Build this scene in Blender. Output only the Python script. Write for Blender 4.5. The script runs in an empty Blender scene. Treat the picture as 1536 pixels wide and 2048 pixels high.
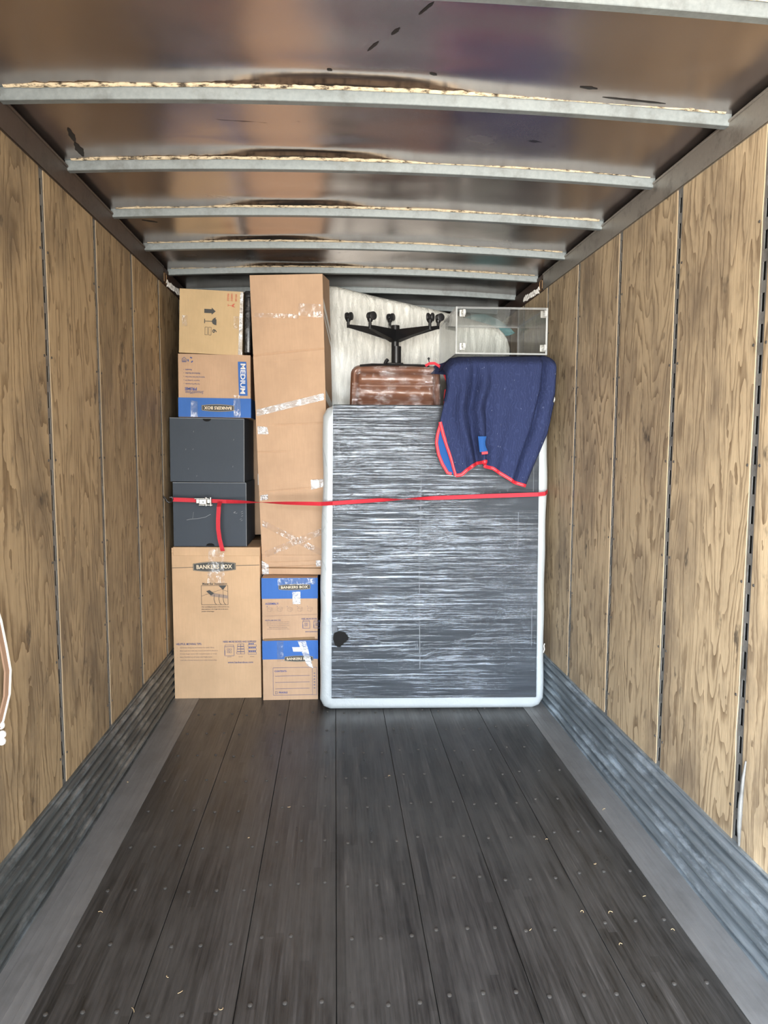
import bpy, bmesh, math, random
from mathutils import Vector, Matrix, noise
S = bpy.context.scene
COL = S.collection
PI = math.pi
R = math.radians
random.seed(7)

# ------------------------------------------------------------------ camera
W, ROOF = 2.54, 2.915
cam = bpy.data.objects.new('camera', bpy.data.cameras.new('camera'))
COL.objects.link(cam)
S.camera = cam
r_ = Vector((0.99765524, -0.06835346, 0.00343962))
u_ = Vector((0.00285514, 0.09178079, 0.99577514))
w_ = Vector((0.06838037, 0.99343047, -0.09176074))
m = Matrix((r_, u_, -w_)).transposed().to_4x4()
m.translation = (1.1227, 0, 1.7283)
cam.matrix_world = m
cam.data.sensor_fit = 'VERTICAL'
cam.data.sensor_height = 36
cam.data.lens = 36 * 1427.0 / 2048
cam.data.clip_start = 0.02

# ------------------------------------------------------------------ light
S.view_settings.view_transform = 'Standard'
S.view_settings.look = 'None'
S.view_settings.gamma = 1
S.view_settings.use_curve_mapping = False
S.view_settings.exposure = 1.0
wd = bpy.data.worlds.new('daylight'); S.world = wd; wd.use_nodes = True
nt = wd.node_tree; nt.nodes.clear()
tc = nt.nodes.new('ShaderNodeTexCoord'); sp = nt.nodes.new('ShaderNodeSeparateXYZ')
rp = nt.nodes.new('ShaderNodeValToRGB'); bg = nt.nodes.new('ShaderNodeBackground'); wo = nt.nodes.new('ShaderNodeOutputWorld')
ma = nt.nodes.new('ShaderNodeMath'); ma.operation = 'MULTIPLY_ADD'; ma.inputs[1].default_value = .5; ma.inputs[2].default_value = .5
nt.links.new(tc.outputs['Generated'], sp.inputs[0]); nt.links.new(sp.outputs['Z'], ma.inputs[0])
nt.links.new(ma.outputs[0], rp.inputs[0])
e = rp.color_ramp.elements          # sunlit yard below the horizon, a dimmer tree and building line, then sky
e[0].position = .0; e[0].color = (.40, .37, .33, 1)
e[1].position = .36; e[1].color = (.62, .58, .52, 1)
for p_, c_ in ((.44, (1.0, .97, .92)), (.475, (1.15, 1.12, 1.05)), (.495, (.75, .76, .74)), (.515, (.42, .45, .46)), (.55, (.55, .60, .62)), (.60, (.95, 1.05, 1.15)), (.80, (.75, .90, 1.1))):
    a = e.new(p_); a.color = (*c_, 1)
mr = nt.nodes.new('ShaderNodeMapRange'); mr.interpolation_type = 'SMOOTHSTEP'      # the left of the yard is the sunny side
for k_, v_ in ((1, -.25), (2, .22), (3, 1.55), (4, .55)): mr.inputs[k_].default_value = v_
mm = nt.nodes.new('ShaderNodeVectorMath'); mm.operation = 'SCALE'
nt.links.new(sp.outputs['X'], mr.inputs[0]); nt.links.new(rp.outputs[0], mm.inputs[0]); nt.links.new(mr.outputs[0], mm.inputs[3])
nt.links.new(mm.outputs[0], bg.inputs[0]); nt.links.new(bg.outputs[0], wo.inputs[0])
bg.inputs[1].default_value = 13.0
# the open rear doorway: daylight sampling portal
pd = bpy.data.lights.new('doorway_portal', 'AREA'); pd.shape = 'RECTANGLE'; pd.size = W; pd.size_y = ROOF
pd.cycles.is_portal = True
po = bpy.data.objects.new('doorway_portal', pd); COL.objects.link(po)
po.location = (W / 2, -1.35, ROOF / 2); po.rotation_euler = (PI / 2, 0, 0)

# ------------------------------------------------------------------ node helpers
class NT:
    def __init__(s, name):
        s.m = bpy.data.materials.new(name); s.m.use_nodes = True
        s.t = s.m.node_tree; s.t.nodes.clear()
        s.out = s.n('OutputMaterial')
        s.oc = None
    def n(s, typ, **k):
        o = s.t.nodes.new('ShaderNode' + typ)
        for a, b in k.items(): setattr(o, a, b)
        return o
    def l(s, a, b): s.t.links.new(a, b)
    def coord(s, scale=(1, 1, 1), rnd=0.0):
        if s.oc is None:
            s.oc = s.n('TexCoord').outputs['Object']
        v = s.oc
        if rnd:
            oi = s.n('ObjectInfo'); cx = s.n('CombineXYZ')
            mu = s.n('Math', operation='MULTIPLY'); mu.inputs[1].default_value = rnd
            s.l(oi.outputs['Random'], mu.inputs[0])
            for i in range(3): s.l(mu.outputs[0], cx.inputs[i])
            ad = s.n('VectorMath', operation='ADD'); s.l(v, ad.inputs[0]); s.l(cx.outputs[0], ad.inputs[1]); v = ad.outputs[0]
        mp = s.n('Mapping'); mp.inputs['Scale'].default_value = scale; s.l(v, mp.inputs[0])
        return mp.outputs[0]
    def noise(s, vec, scale, detail=3, rough=.5, dist=0):
        o = s.n('TexNoise'); o.inputs['Scale'].default_value = scale; o.inputs['Detail'].default_value = detail
        o.inputs['Roughness'].default_value = rough; o.inputs['Distortion'].default_value = dist
        s.l(vec, o.inputs['Vector']); return o.outputs['Fac']
    def math(s, op, a, b=None, c=None):
        o = s.n('Math', operation=op)
        for i, v in enumerate((a, b, c)):
            if v is None: continue
            if isinstance(v, (int, float)): o.inputs[i].default_value = v
            else: s.l(v, o.inputs[i])
        return o.outputs[0]
    def ramp(s, fac, stops):
        o = s.n('ValToRGB'); s.l(fac, o.inputs[0]); el = o.color_ramp.elements
        def c4(c): return (c, c, c, 1) if isinstance(c, (int, float)) else (*c, 1)
        el[0].position = stops[0][0]; el[0].color = c4(stops[0][1]); el[1].position = stops[-1][0]; el[1].color = c4(stops[-1][1])
        for p, c in stops[1:-1]:
            k = el.new(p); k.color = c4(c)
        return o.outputs[0]
    def mix(s, fac, a, b, mode='MIX'):
        o = s.n('Mix', data_type='RGBA', blend_type=mode)
        for k, v in ((0, fac), (6, a), (7, b)):
            if isinstance(v, (int, float)): o.inputs[k].default_value = v
            elif isinstance(v, tuple): o.inputs[k].default_value = (*v, 1)
            else: s.l(v, o.inputs[k])
        return o.outputs[2]
    def bump(s, h, strength=.3, dist=.01, norm=None):
        o = s.n('Bump'); o.inputs['Strength'].default_value = strength; o.inputs['Distance'].default_value = dist
        s.l(h, o.inputs['Height'])
        if norm is not None: s.l(norm, o.inputs['Normal'])
        return o.outputs[0]
    def pbr(s, color, rough=.5, metal=0, normal=None, coat=0, coat_rough=.1, spec=.5, out=True, sheen=0):
        o = s.n('BsdfPrincipled')
        def put(k, v):
            if v is None: return
            if isinstance(v, (int, float)): o.inputs[k].default_value = v
            elif isinstance(v, tuple): o.inputs[k].default_value = (*v, 1)
            else: s.l(v, o.inputs[k])
        put('Base Color', color); put('Roughness', rough); put('Metallic', metal)
        if normal is not None: s.l(normal, o.inputs['Normal'])
        put('Coat Weight', coat); put('Coat Roughness', coat_rough); put('Specular IOR Level', spec); put('Sheen Weight', sheen)
        if out: s.l(o.outputs[0], s.out.inputs[0])
        return o.outputs[0]

def plain(name, c, rough=.5, metal=0, spec=.5, coat=0):
    s = NT(name); s.pbr(c, rough, metal, spec=spec, coat=coat); return s.m

def sheer(name, fac_lo, fac_hi, rough, bump_scale, bump_vec, strength, tint=(1, 1, 1), haze=.0, dist=.01, mask_scale=6, edges=(.4, .65)):
    """thin clear plastic: transparent body under a glossy skin, patchy where layers pile up"""
    s = NT(name)
    v = s.coord(bump_vec, rnd=9)
    h = s.noise(v, bump_scale, 4, .6, .4)
    nm = s.bump(h, strength, dist)
    k = s.noise(s.coord((1, 1, 1), rnd=5), mask_scale, 3, .6)
    fac = s.ramp(k, [(edges[0], fac_lo), (edges[1], fac_hi)])
    g = s.n('BsdfGlossy'); g.inputs['Roughness'].default_value = rough; g.inputs['Color'].default_value = (.95, .97, 1, 1); s.l(nm, g.inputs['Normal'])
    t = s.n('BsdfTransparent'); t.inputs['Color'].default_value = (*tint, 1)
    mx = s.n('MixShader'); s.l(fac, mx.inputs[0]); s.l(t.outputs[0], mx.inputs[1]); s.l(g.outputs[0], mx.inputs[2])
    last = mx.outputs[0]
    if haze:
        d = s.n('BsdfDiffuse'); d.inputs['Color'].default_value = (.8, .83, .85, 1); s.l(nm, d.inputs['Normal'])
        m2 = s.n('MixShader'); m2.inputs[0].default_value = haze; s.l(last, m2.inputs[1]); s.l(d.outputs[0], m2.inputs[2]); last = m2.outputs[0]
    s.l(last, s.out.inputs[0]); return s.m

M = {}
# plywood: contour bands of a stretched noise field give the rotary-cut figure
def plywood(name, light, dark, stain, ax=(1, 1, .13)):
    s = NT(name)
    n0 = s.noise(s.coord((1, 1, .15), rnd=37), 2.6, 3, .5, .35)
    warp = s.noise(s.coord((1, 1, .6), rnd=19), 9, 3, .6)
    ph = s.math('ADD', s.math('MULTIPLY', n0, 46), s.math('MULTIPLY', warp, 2.6))
    band = s.math('FRACT', s.math('MULTIPLY', ph, .62))
    nw = s.noise(s.coord((1, 1, .09), rnd=11), 42, 4, .65)
    band = s.math('ADD', s.math('MULTIPLY', band, .48), s.math('MULTIPLY', nw, .78))
    oi = s.n('ObjectInfo')
    shade = s.math('ADD', s.math('MULTIPLY', oi.outputs['Random'], .3), .85)
    col = s.ramp(band, [(.30, dark), (.48, tuple(.5 * a + .5 * b for a, b in zip(light, dark))), (.60, light), (1, tuple(1.12 * a for a in light))])
    sh = s.n('CombineXYZ')
    for q in range(3): s.l(shade, sh.inputs[q])
    col = s.mix(1.0, col, sh.outputs[0], 'MULTIPLY')
    fib = s.noise(s.coord((1, 1, .03), rnd=3), 260, 2, .6)
    col = s.mix(s.ramp(fib, [(.35, .35), (.65, 0)]), col, dark)
    big = s.noise(s.coord((1, 1, .5), rnd=23), 3.1, 5, .62)
    col = s.mix(s.ramp(big, [(.46, 0), (.70, .8)]), col, stain)
    sp = s.noise(s.coord((1.6, 1.6, .9), rnd=51), 7, 4, .6)
    col = s.mix(s.ramp(sp, [(.63, 0), (.73, .8)]), col, (.045, .038, .032))
    sc = s.noise(s.coord((1, 1, 5), rnd=77), 9, 5, .75, .6)
    col = s.mix(s.ramp(sc, [(.70, 0), (.74, .5)]), col, (.55, .46, .33))
    nm = s.bump(s.math('ADD', s.math('MULTIPLY', band, .5), fib), .35, .002)
    s.pbr(col, s.ramp(nw, [(.3, .5), (.7, .68)]), 0, nm, spec=.3)
    return s.m
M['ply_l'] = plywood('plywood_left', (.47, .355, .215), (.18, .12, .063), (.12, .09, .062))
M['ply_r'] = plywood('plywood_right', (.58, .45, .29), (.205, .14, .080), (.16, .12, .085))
M['ply_edge'] = plain('plywood_edge', (.40, .30, .19), .7)
M['back'] = plain('dark_wall_sheet', (.012, .011, .010), .8)
def galv(name, c1, c2, rough=.38, metal=.75, dirt=(.05, .045, .04), dl=.6):
    s = NT(name)
    n = s.noise(s.coord((1, 1, 1)), 60, 3, .6)
    col = s.mix(n, c1, c2)
    d = s.noise(s.coord((1, 1, 1)), 8, 5, .7)
    col = s.mix(s.ramp(d, [(.5, 0), (.72, dl)]), col, dirt)
    s.pbr(col, s.math('ADD', s.math('MULTIPLY', n, .2), rough - .1), metal, s.bump(n, .15, .002)); return s.m
M['bow'] = galv('galvanized_bow', (.17, .195, .20), (.29, .325, .33), .5, .3, (.10, .10, .095), .6)
M['post'] = galv('slotted_steel', (.17, .17, .165), (.27, .27, .26), .5, .4)
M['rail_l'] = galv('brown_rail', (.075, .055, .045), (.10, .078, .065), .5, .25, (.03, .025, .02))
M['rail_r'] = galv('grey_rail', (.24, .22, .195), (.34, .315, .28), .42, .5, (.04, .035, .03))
M['rust'] = plain('rust_brown', (.05, .022, .012), .6)
M['screw'] = galv('dull_screw', (.08, .075, .07), (.13, .12, .11), .5, .5)
M['steel'] = plain('bright_steel', (.50, .50, .47), .3, .85)
M['hole'] = plain('dark_hole', (.004, .004, .004), .9)
# kick plate: long horizontal streaks
def kick(name, a, b, c):
    s = NT(name)
    n = s.noise(s.coord((1, .06, .6)), 40, 4, .6)
    p = s.noise(s.coord((1, .35, .9)), 9, 5, .68)
    col = s.mix(s.ramp(n, [(.3, 0), (.7, 1)]), a, b)
    col = s.mix(s.ramp(p, [(.50, 0), (.66, .85)]), col, c)
    s.pbr(col, s.ramp(p, [(.4, .55), (.65, .36)]), .55, s.bump(n, .15, .002)); return s.m
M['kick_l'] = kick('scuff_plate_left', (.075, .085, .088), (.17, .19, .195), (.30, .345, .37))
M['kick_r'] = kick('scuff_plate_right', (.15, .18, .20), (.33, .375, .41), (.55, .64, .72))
# floor boards: laminated dark hardwood
s = NT('laminated_floor')
sx = s.n('SeparateXYZ'); s.l(s.coord((1, 1, 1)), sx.inputs[0])
lx = s.math('FLOOR', s.math('MULTIPLY', sx.outputs[0], 32))
wn = s.n('TexWhiteNoise', noise_dimensions='1D'); s.l(lx, wn.inputs['W'])
ly = s.math('FLOOR', s.math('ADD', s.math('MULTIPLY', sx.outputs[1], 1.1), s.math('MULTIPLY', wn.outputs[0], 7)))
cx = s.n('CombineXYZ'); s.l(lx, cx.inputs[0]); s.l(ly, cx.inputs[1])
wn2 = s.n('TexWhiteNoise', noise_dimensions='3D'); s.l(cx.outputs[0], wn2.inputs[0])
st = s.noise(s.coord((1, .035, 1)), 90, 4, .65)
st2 = s.noise(s.coord((1, .12, 1)), 26, 5, .7)
dirt = s.noise(s.coord((1, .6, 1)), 3, 5, .65)
v = s.math('ADD', s.math('MULTIPLY', wn2.outputs[0], .16), s.math('ADD', s.math('MULTIPLY', st, .66), s.math('MULTIPLY', st2, .48)))
col = s.ramp(v, [(.42, (.012, .0115, .011)), (.6, (.034, .032, .030)), (.78, (.062, .058, .055)), (.95, (.13, .12, .11))])
col = s.mix(s.ramp(dirt, [(.45, 0), (.7, .55)]), col, (.075, .072, .068))
s.pbr(col, s.ramp(st2, [(.3, .27), (.7, .48)]), 0, s.bump(v, .35, .003), spec=.45)
M['floor'] = s.m
s = NT('aluminium_side_strip')
n = s.noise(s.coord((1, .05, 1)), 60, 4, .6); n2 = s.noise(s.coord((1, .6, 1)), 6, 5, .65)
col = s.mix(n, (.19, .187, .185), (.31, .305, .30)); col = s.mix(s.ramp(n2, [(.45, 0), (.7, .5)]), col, (.14, .135, .13))
s.pbr(col, .45, .3, s.bump(n, .2, .002)); M['strip'] = s.m
# roof skin
s = NT('roof_skin')
n = s.noise(s.coord((1, 1, 1)), 2.2, 4, .55, .8); n2 = s.noise(s.coord((1, 1, 1)), 12, 4, .6); n3 = s.noise(s.coord((1, 1.6, 1)), 3, 2, .5, .5)
col = s.mix(n, (.42, .365, .34), (.60, .54, .53))
col = s.mix(s.ramp(s.noise(s.coord((1, 2, 1)), 5, 4, .6, 1), [(.71, 0), (.76, .85)]), col, (.05, .035, .03))
nm = s.bump(n3, .07, .02)
s.pbr(col, s.ramp(n, [(.3, .20), (.7, .28)]), .95, nm); M['roof'] = s.m
s = NT('cream_sealant')
n = s.noise(s.coord((1, 3, 1)), 30, 5, .7)
s.pbr(s.ramp(n, [(.38, (.06, .045, .03)), (.50, (.70, .58, .40)), (.8, (.85, .76, .58))]), .6, 0, s.bump(n, .5, .004)); M['seal'] = s.m
M['scuff'] = plain('black_scuff', (.018, .016, .016), .55)
# cardboard
def card(name, c, var=.12):
    s = NT(name)
    n = s.noise(s.coord((1, 1, .08), rnd=7), 120, 2, .5); b = s.noise(s.coord((1, 1, 1), rnd=13), 4, 4, .6)
    dk = tuple(x * (1 - 2 * var) for x in c)
    col = s.mix(s.ramp(b, [(.35, 0), (.7, .6)]), c, dk)
    col = s.mix(s.ramp(n, [(.4, .15), (.6, 0)]), col, dk)
    w = s.noise(s.coord((1, 1, 1), rnd=5), 9, 3, .5)
    s.pbr(col, .72, 0, s.bump(w, .25, .01, s.bump(n, .12, .001)), spec=.25); return s.m
M['card'] = card('brown_cardboard', (.68, .455, .275))
M['card2'] = card('pink_brown_cardboard', (.60, .40, .26))
M['card_y'] = card('yellow_brown_cardboard', (.66, .48, .27))
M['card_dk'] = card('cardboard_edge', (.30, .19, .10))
M['blackcard'] = card('black_card', (.068, .082, .102), .06)
M['blue'] = card('blue_print', (.060, .175, .52), .1)
M['blue2'] = card('bright_blue_print', (.03, .15, .50), .1)
M['ink'] = plain('blue_ink', (.10, .115, .24), .6)
M['inkblue'] = plain('deep_blue_ink', (.05, .09, .30), .6)
M['ink_k'] = plain('grey_ink', (.055, .055, .052), .6)
M['ink_l'] = plain('light_ink', (.33, .24, .19), .6)
M['cream'] = plain('logo_cream', (.80, .68, .50), .6)
M['redink'] = plain('red_ink', (.62, .14, .08), .6)
M['white'] = plain('white_print', (.82, .80, .78), .6)
M['label'] = plain('white_label', (.78, .78, .76), .35)
M['chalk'] = plain('chalk_scratch', (.30, .32, .34), .8)
M['tape'] = sheer('clear_tape', .02, .34, .22, 60, (1, 1, .35), .9, (.95, .93, .90), .05, .01, 26, (.46, .70))
M['tape_w'] = sheer('crinkled_tape', .15, .7, .2, 70, (.5, 1, 1), 1.0, (.95, .95, .95), .32, .01, 22, (.4, .6))
# plastic-covered mattress
def poly(name, c, vs, sc, st):
    s = NT(name)
    n = s.noise(s.coord(vs, rnd=4), sc, 5, .65, .7); n2 = s.noise(s.coord((1, 1, 1)), 2.5, 3, .5)
    col = s.mix(s.ramp(n2, [(.4, 0), (.7, .5)]), c, tuple(.82 * x for x in c))
    s.pbr(col, .38, 0, s.bump(n, st, .012 if st < .5 else .03), coat=.55, coat_rough=.16); return s.m
M['mat'] = poly('mattress_cover', (.50, .535, .55), (1, 1, 1), 26, .35)
M['mat2'] = poly('crinkled_cover', (.93, .93, .86), (1.6, 1, .4), 22, 1.0)
M['panel'] = plain('charcoal_top', (.030, .034, .040), .55, 0, .2, 0)
M['panel_edge'] = plain('charcoal_rim', (.018, .02, .022), .4)
# stretch film: tight horizontal wrinkles
s = NT('stretch_film')
v1 = s.noise(s.coord((.018, 1, 1)), 110, 4, .62, .12); v2 = s.noise(s.coord((.06, 1, 1)), 26, 3, .55, .5)
v3 = s.noise(s.coord((.9, 1, .5)), 5, 4, .6, 1.0)
pk = s.noise(s.coord((.25, 1, 1.1)), 3.2, 4, .6, .6)
h = s.math('ADD', s.math('MULTIPLY', v1, s.ramp(pk, [(.35, .15), (.55, 1)])), s.math('ADD', s.math('MULTIPLY', v2, 1.1), s.math('MULTIPLY', v3, .35)))
dg = s.n('Mapping'); dg.inputs['Rotation'].default_value = (0, R(38), 0); dg.inputs['Scale'].default_value = (.35, 1, 2.2); s.l(s.oc, dg.inputs[0])
h = s.math('ADD', h, s.math('MULTIPLY', s.noise(dg.outputs[0], 3.2, 2, .5, .4), .9))
nm = s.bump(h, .48, .010)
g = s.n('BsdfGlossy'); g.inputs['Roughness'].default_value = .07; g.inputs['Color'].default_value = (.80, .88, .97, 1); s.l(nm, g.inputs['Normal'])
t = s.n('BsdfTransparent'); t.inputs['Color'].default_value = (.9, .91, .92, 1)
d = s.n('BsdfDiffuse'); d.inputs['Color'].default_value = (.34, .39, .46, 1); s.l(nm, d.inputs['Normal'])
fa = s.ramp(s.math('ADD', s.math('MULTIPLY', v1, .65), s.math('MULTIPLY', pk, .35)), [(.47, .008), (.66, .17)])
mx = s.n('MixShader'); s.l(fa, mx.inputs[0]); s.l(t.outputs[0], mx.inputs[1]); s.l(g.outputs[0], mx.inputs[2])
m2 = s.n('MixShader'); s.l(s.ramp(v2, [(.35, .0), (.74, .14)]), m2.inputs[0]); s.l(mx.outputs[0], m2.inputs[1]); s.l(d.outputs[0], m2.inputs[2])
s.l(m2.outputs[0], s.out.inputs[0]); M['film'] = s.m
# leather under film
s = NT('brown_leather')
n = s.noise(s.coord((1, 1, 2.2)), 34, 5, .68, 1.2); n2 = s.noise(s.coord((1, 1, 1)), 5, 3, .5)
col = s.mix(n2, (.17, .058, .024), (.27, .105, .048))
s.pbr(col, .38, 0, s.bump(n, .35, .01), coat=.8, coat_rough=.12); M['leather'] = s.m
M['chairfilm'] = sheer('chair_film', .0, .13, .10, 34, (.35, 1, 1.3), 1.0, (.97, .97, .97), .03, .02, 8, (.46, .62))
M['plastic'] = plain('black_plastic', (.012, .012, .013), .32)
M['wheel'] = plain('black_wheel', (.02, .02, .022), .45)
# moving blanket
s = NT('navy_blanket')
z = s.n('TexWave', wave_type='BANDS', bands_direction='X'); z.inputs['Scale'].default_value = 16; z.inputs['Distortion'].default_value = 14
z.inputs['Detail'].default_value = 2; z.inputs['Detail Scale'].default_value = 1.4; s.l(s.coord((1, 1, .6)), z.inputs['Vector'])
n = s.noise(s.coord(), 300, 3, .7); fl = s.noise(s.coord((1, 1, .4)), 95, 2, .6)
col = s.mix(n, (.014, .021, .062), (.042, .056, .140))
col = s.mix(s.ramp(z.outputs['Fac'], [(.80, 0), (.99, .16)]), col, (.08, .11, .25))
col = s.mix(s.ramp(fl, [(.72, 0), (.76, .55)]), col, (.35, .4, .55))
s.pbr(col, .9, 0, s.bump(s.math('ADD', n, s.math('MULTIPLY', z.outputs['Fac'], .6)), .6, .004), spec=.15); M['navy'] = s.m
M['blueling'] = plain('royal_blue_lining', (.012, .085, .30), .85)
s = NT('red_webbing')
n = s.noise(s.coord((1, 1, 8)), 160, 2, .5)
s.pbr(s.mix(n, (.50, .012, .03), (.75, .05, .07)), .6, 0, s.bump(n, .4, .002), spec=.3); M['red'] = s.m
M['redstitch'] = plain('pale_stitch', (.75, .30, .30), .8)
M['teal'] = plain('teal_fabric', (.10, .30, .32), .7)
M['greybag'] = poly('grey_bag', (.10, .105, .11), (1, 1, 1), 14, .9)
M['blackbag'] = poly('black_bag', (.008, .008, .009), (1, 1, 1), 20, .5)
M['tan'] = plain('tan_webbing', (.32, .20, .13), .8)
M['rope'] = plain('white_rope', (.8, .78, .74), .7)
# acrylic
s = NT('clear_acrylic')
fr = s.n('Fresnel'); fr.inputs[0].default_value = 1.49
g = s.n('BsdfGlossy'); g.inputs['Roughness'].default_value = .04
t = s.n('BsdfTransparent'); t.inputs['Color'].default_value = (.975, .98, .98, 1)
mx = s.n('MixShader'); s.l(s.math('MULTIPLY', fr.outputs[0], .55), mx.inputs[0]); s.l(t.outputs[0], mx.inputs[1]); s.l(g.outputs[0], mx.inputs[2])
s.l(mx.outputs[0], s.out.inputs[0]); M['acryl'] = s.m
s = NT('acrylic_edge')
g = s.n('BsdfPrincipled'); g.inputs['Base Color'].default_value = (.9, .92, .92, 1); g.inputs['Roughness'].default_value = .2
t = s.n('BsdfTransparent'); mx = s.n('MixShader'); mx.inputs[0].default_value = .5
s.l(t.outputs[0], mx.inputs[1]); s.l(g.outputs[0], mx.inputs[2]); s.l(mx.outputs[0], s.out.inputs[0]); M['acredge'] = s.m

# ------------------------------------------------------------------ mesh helpers
class MB:
    def __init__(s): s.bm = bmesh.new(); s.mats = []
    def mi(s, mat):
        if mat not in s.mats: s.mats.append(mat)
        return s.mats.index(mat)
    def faces(s, fs, mat):
        i = s.mi(mat)
        for f in fs: f.material_index = i
    def box(s, x0, x1, y0, y1, z0, z1, mat, bev=0, seg=2, mtx=None):
        g = bmesh.ops.create_cube(s.bm, size=1)
        vs = g['verts']
        for v in vs: v.co = ((x0 + x1) / 2 + v.co.x * (x1 - x0), (y0 + y1) / 2 + v.co.y * (y1 - y0), (z0 + z1) / 2 + v.co.z * (z1 - z0))
        fs = list({f for v in vs for f in v.link_faces})
        if bev:
            es = list({e for v in vs for e in v.link_edges})
            i0 = s.mi(mat)
            for f in fs: f.material_index = i0
            r = bmesh.ops.bevel(s.bm, geom=es, offset=bev, segments=seg, affect='EDGES', profile=.5)
            fs = list(set(r['faces']) | {f for f in fs if f.is_valid})
            vs = list({v for f in fs for v in f.verts})
        s.faces(fs, mat)
        if mtx is not None: bmesh.ops.transform(s.bm, matrix=mtx, verts=vs)
        return vs
    def grid(s, fn, nu, nv, mat, closed_u=False):
        vs = [[s.bm.verts.new(fn(i / nu, j / nv)) for i in range(nu + (0 if closed_u else 1))] for j in range(nv + 1)]
        k = s.mi(mat); n = len(vs[0])
        for j in range(nv):
            for i in range(nu):
                f = s.bm.faces.new((vs[j][i], vs[j][(i + 1) % n], vs[j + 1][(i + 1) % n], vs[j + 1][i])); f.material_index = k
        return vs
    def tube(s, pts, rad, mat, n=10, cap=True):
        pts = [Vector(p) for p in pts]; rs = rad if isinstance(rad, (list, tuple)) else [rad] * len(pts)
        rings = []; up = None
        for i, p in enumerate(pts):
            d = (pts[min(i + 1, len(pts) - 1)] - pts[max(i - 1, 0)]).normalized()
            if up is None or abs(up.dot(d)) > .98: up = Vector((0, 0, 1)) if abs(d.z) < .9 else Vector((1, 0, 0))
            a = d.cross(up).normalized(); b = a.cross(d).normalized(); up = b
            rings.append([s.bm.verts.new(p + rs[i] * (math.cos(t) * a + math.sin(t) * b)) for t in [2 * PI * k / n for k in range(n)]])
        k = s.mi(mat)
        for q in range(len(rings) - 1):
            for i in range(n):
                s.bm.faces.new((rings[q][i], rings[q][(i + 1) % n], rings[q + 1][(i + 1) % n], rings[q + 1][i])).material_index = k
        if cap:
            s.bm.faces.new(rings[0][::-1]).material_index = k; s.bm.faces.new(rings[-1]).material_index = k
    def ribbon(s, pts, wv, mat, th=.002):
        """flat strap through pts; wv = half-width vectors"""
        P = [Vector(p) for p in pts]; Wv = [Vector(w) for w in wv]; k = s.mi(mat); rows = []
        for i, p in enumerate(P):
            d = (P[min(i + 1, len(P) - 1)] - P[max(i - 1, 0)]).normalized()
            n = d.cross(Wv[i]).normalized() * th / 2
            rows.append([s.bm.verts.new(q) for q in (p - Wv[i] + n, p + Wv[i] + n, p + Wv[i] - n, p - Wv[i] - n)])
        for q in range(len(rows) - 1):
            for i in range(4):
                s.bm.faces.new((rows[q][i], rows[q][(i + 1) % 4], rows[q + 1][(i + 1) % 4], rows[q + 1][i])).material_index = k
        s.bm.faces.new(rows[0]).material_index = k; s.bm.faces.new(rows[-1][::-1]).material_index = k
    def poly(s, pts, mat, y=0):
        """flat polygon in the x,z plane (a print on a front face)"""
        vs = [s.bm.verts.new((p[0], y, p[1])) for p in pts]
        f = s.bm.faces.new(vs); f.material_index = s.mi(mat)
        if f.normal.y > 0: pass
        return f
    def line(s, pts, w, mat, y=0, close=False):
        if close: pts = list(pts) + [pts[0]]
        for a, b in zip(pts[:-1], pts[1:]):
            dx, dz = b[0] - a[0], b[1] - a[1]; L = math.hypot(dx, dz) or 1; nx, nz = -dz / L * w / 2, dx / L * w / 2
            s.poly([(a[0] + nx, a[1] + nz), (a[0] - nx, a[1] - nz), (b[0] - nx, b[1] - nz), (b[0] + nx, b[1] + nz)], mat, y)
    def text(s, txt, cx, cz, width, height, mat, y=0, rot=0, bold=.016, shear=0):
        cu = bpy.data.curves.new('t', 'FONT'); cu.body = txt; cu.size = 1; cu.offset = bold; cu.shear = shear; cu.resolution_u = 2
        ob = bpy.data.objects.new('t', cu); COL.objects.link(ob)
        me = bpy.data.meshes.new_from_object(ob)
        bpy.data.objects.remove(ob); bpy.data.curves.remove(cu)
        if not me.vertices: return
        xs = [v.co.x for v in me.vertices]; ys = [v.co.y for v in me.vertices]
        x0, x1, y0, y1 = min(xs), max(xs), min(ys), max(ys); ca, sa = math.cos(rot), math.sin(rot)
        vs = []
        for v in me.vertices:
            a = ((v.co.x - x0) / (x1 - x0) - .5) * width; b = ((v.co.y - y0) / (y1 - y0) - .5) * height
            vs.append(s.bm.verts.new((cx + a * ca - b * sa, y, cz + a * sa + b * ca)))
        k = s.mi(mat)
        for p in me.polygons:
            try: s.bm.faces.new([vs[i] for i in p.vertices]).material_index = k
            except ValueError: pass
        bpy.data.meshes.remove(me)
    def build(s, name, parent=None, smooth=False, recalc=True, sub=0):
        if recalc: bmesh.ops.recalc_face_normals(s.bm, faces=s.bm.faces)
        me = bpy.data.meshes.new(name); s.bm.to_mesh(me); s.bm.free()
        for k in s.mats: me.materials.append(M[k])
        if smooth:
            me.polygons.foreach_set('use_smooth', [True] * len(me.polygons))
            try: me.set_sharp_from_angle(angle=R(40))
            except Exception: pass
        o = bpy.data.objects.new(name, me); COL.objects.link(o)
        if parent: o.parent = parent
        if sub:
            md = o.modifiers.new('s', 'SUBSURF'); md.levels = md.render_levels = sub
        return o

def thing(name, label, cat, loc=(0, 0, 0), rot=(0, 0, 0), group=None):
    o = bpy.data.objects.new(name, None); COL.objects.link(o); o.location = loc; o.rotation_euler = rot
    o.empty_display_size = .05
    return tag(o, label, cat, group)
def tag(o, label, cat, group=None):
    o['label'] = label; o['category'] = cat
    if group: o['group'] = group
    return o
def struct(o, label=None, cat=None):
    o['kind'] = 'structure'
    if label: o['label'] = label
    if cat: o['category'] = cat
    return o
def nz(x, y=0, z=0): return noise.noise(Vector((x, y, z)))

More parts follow.
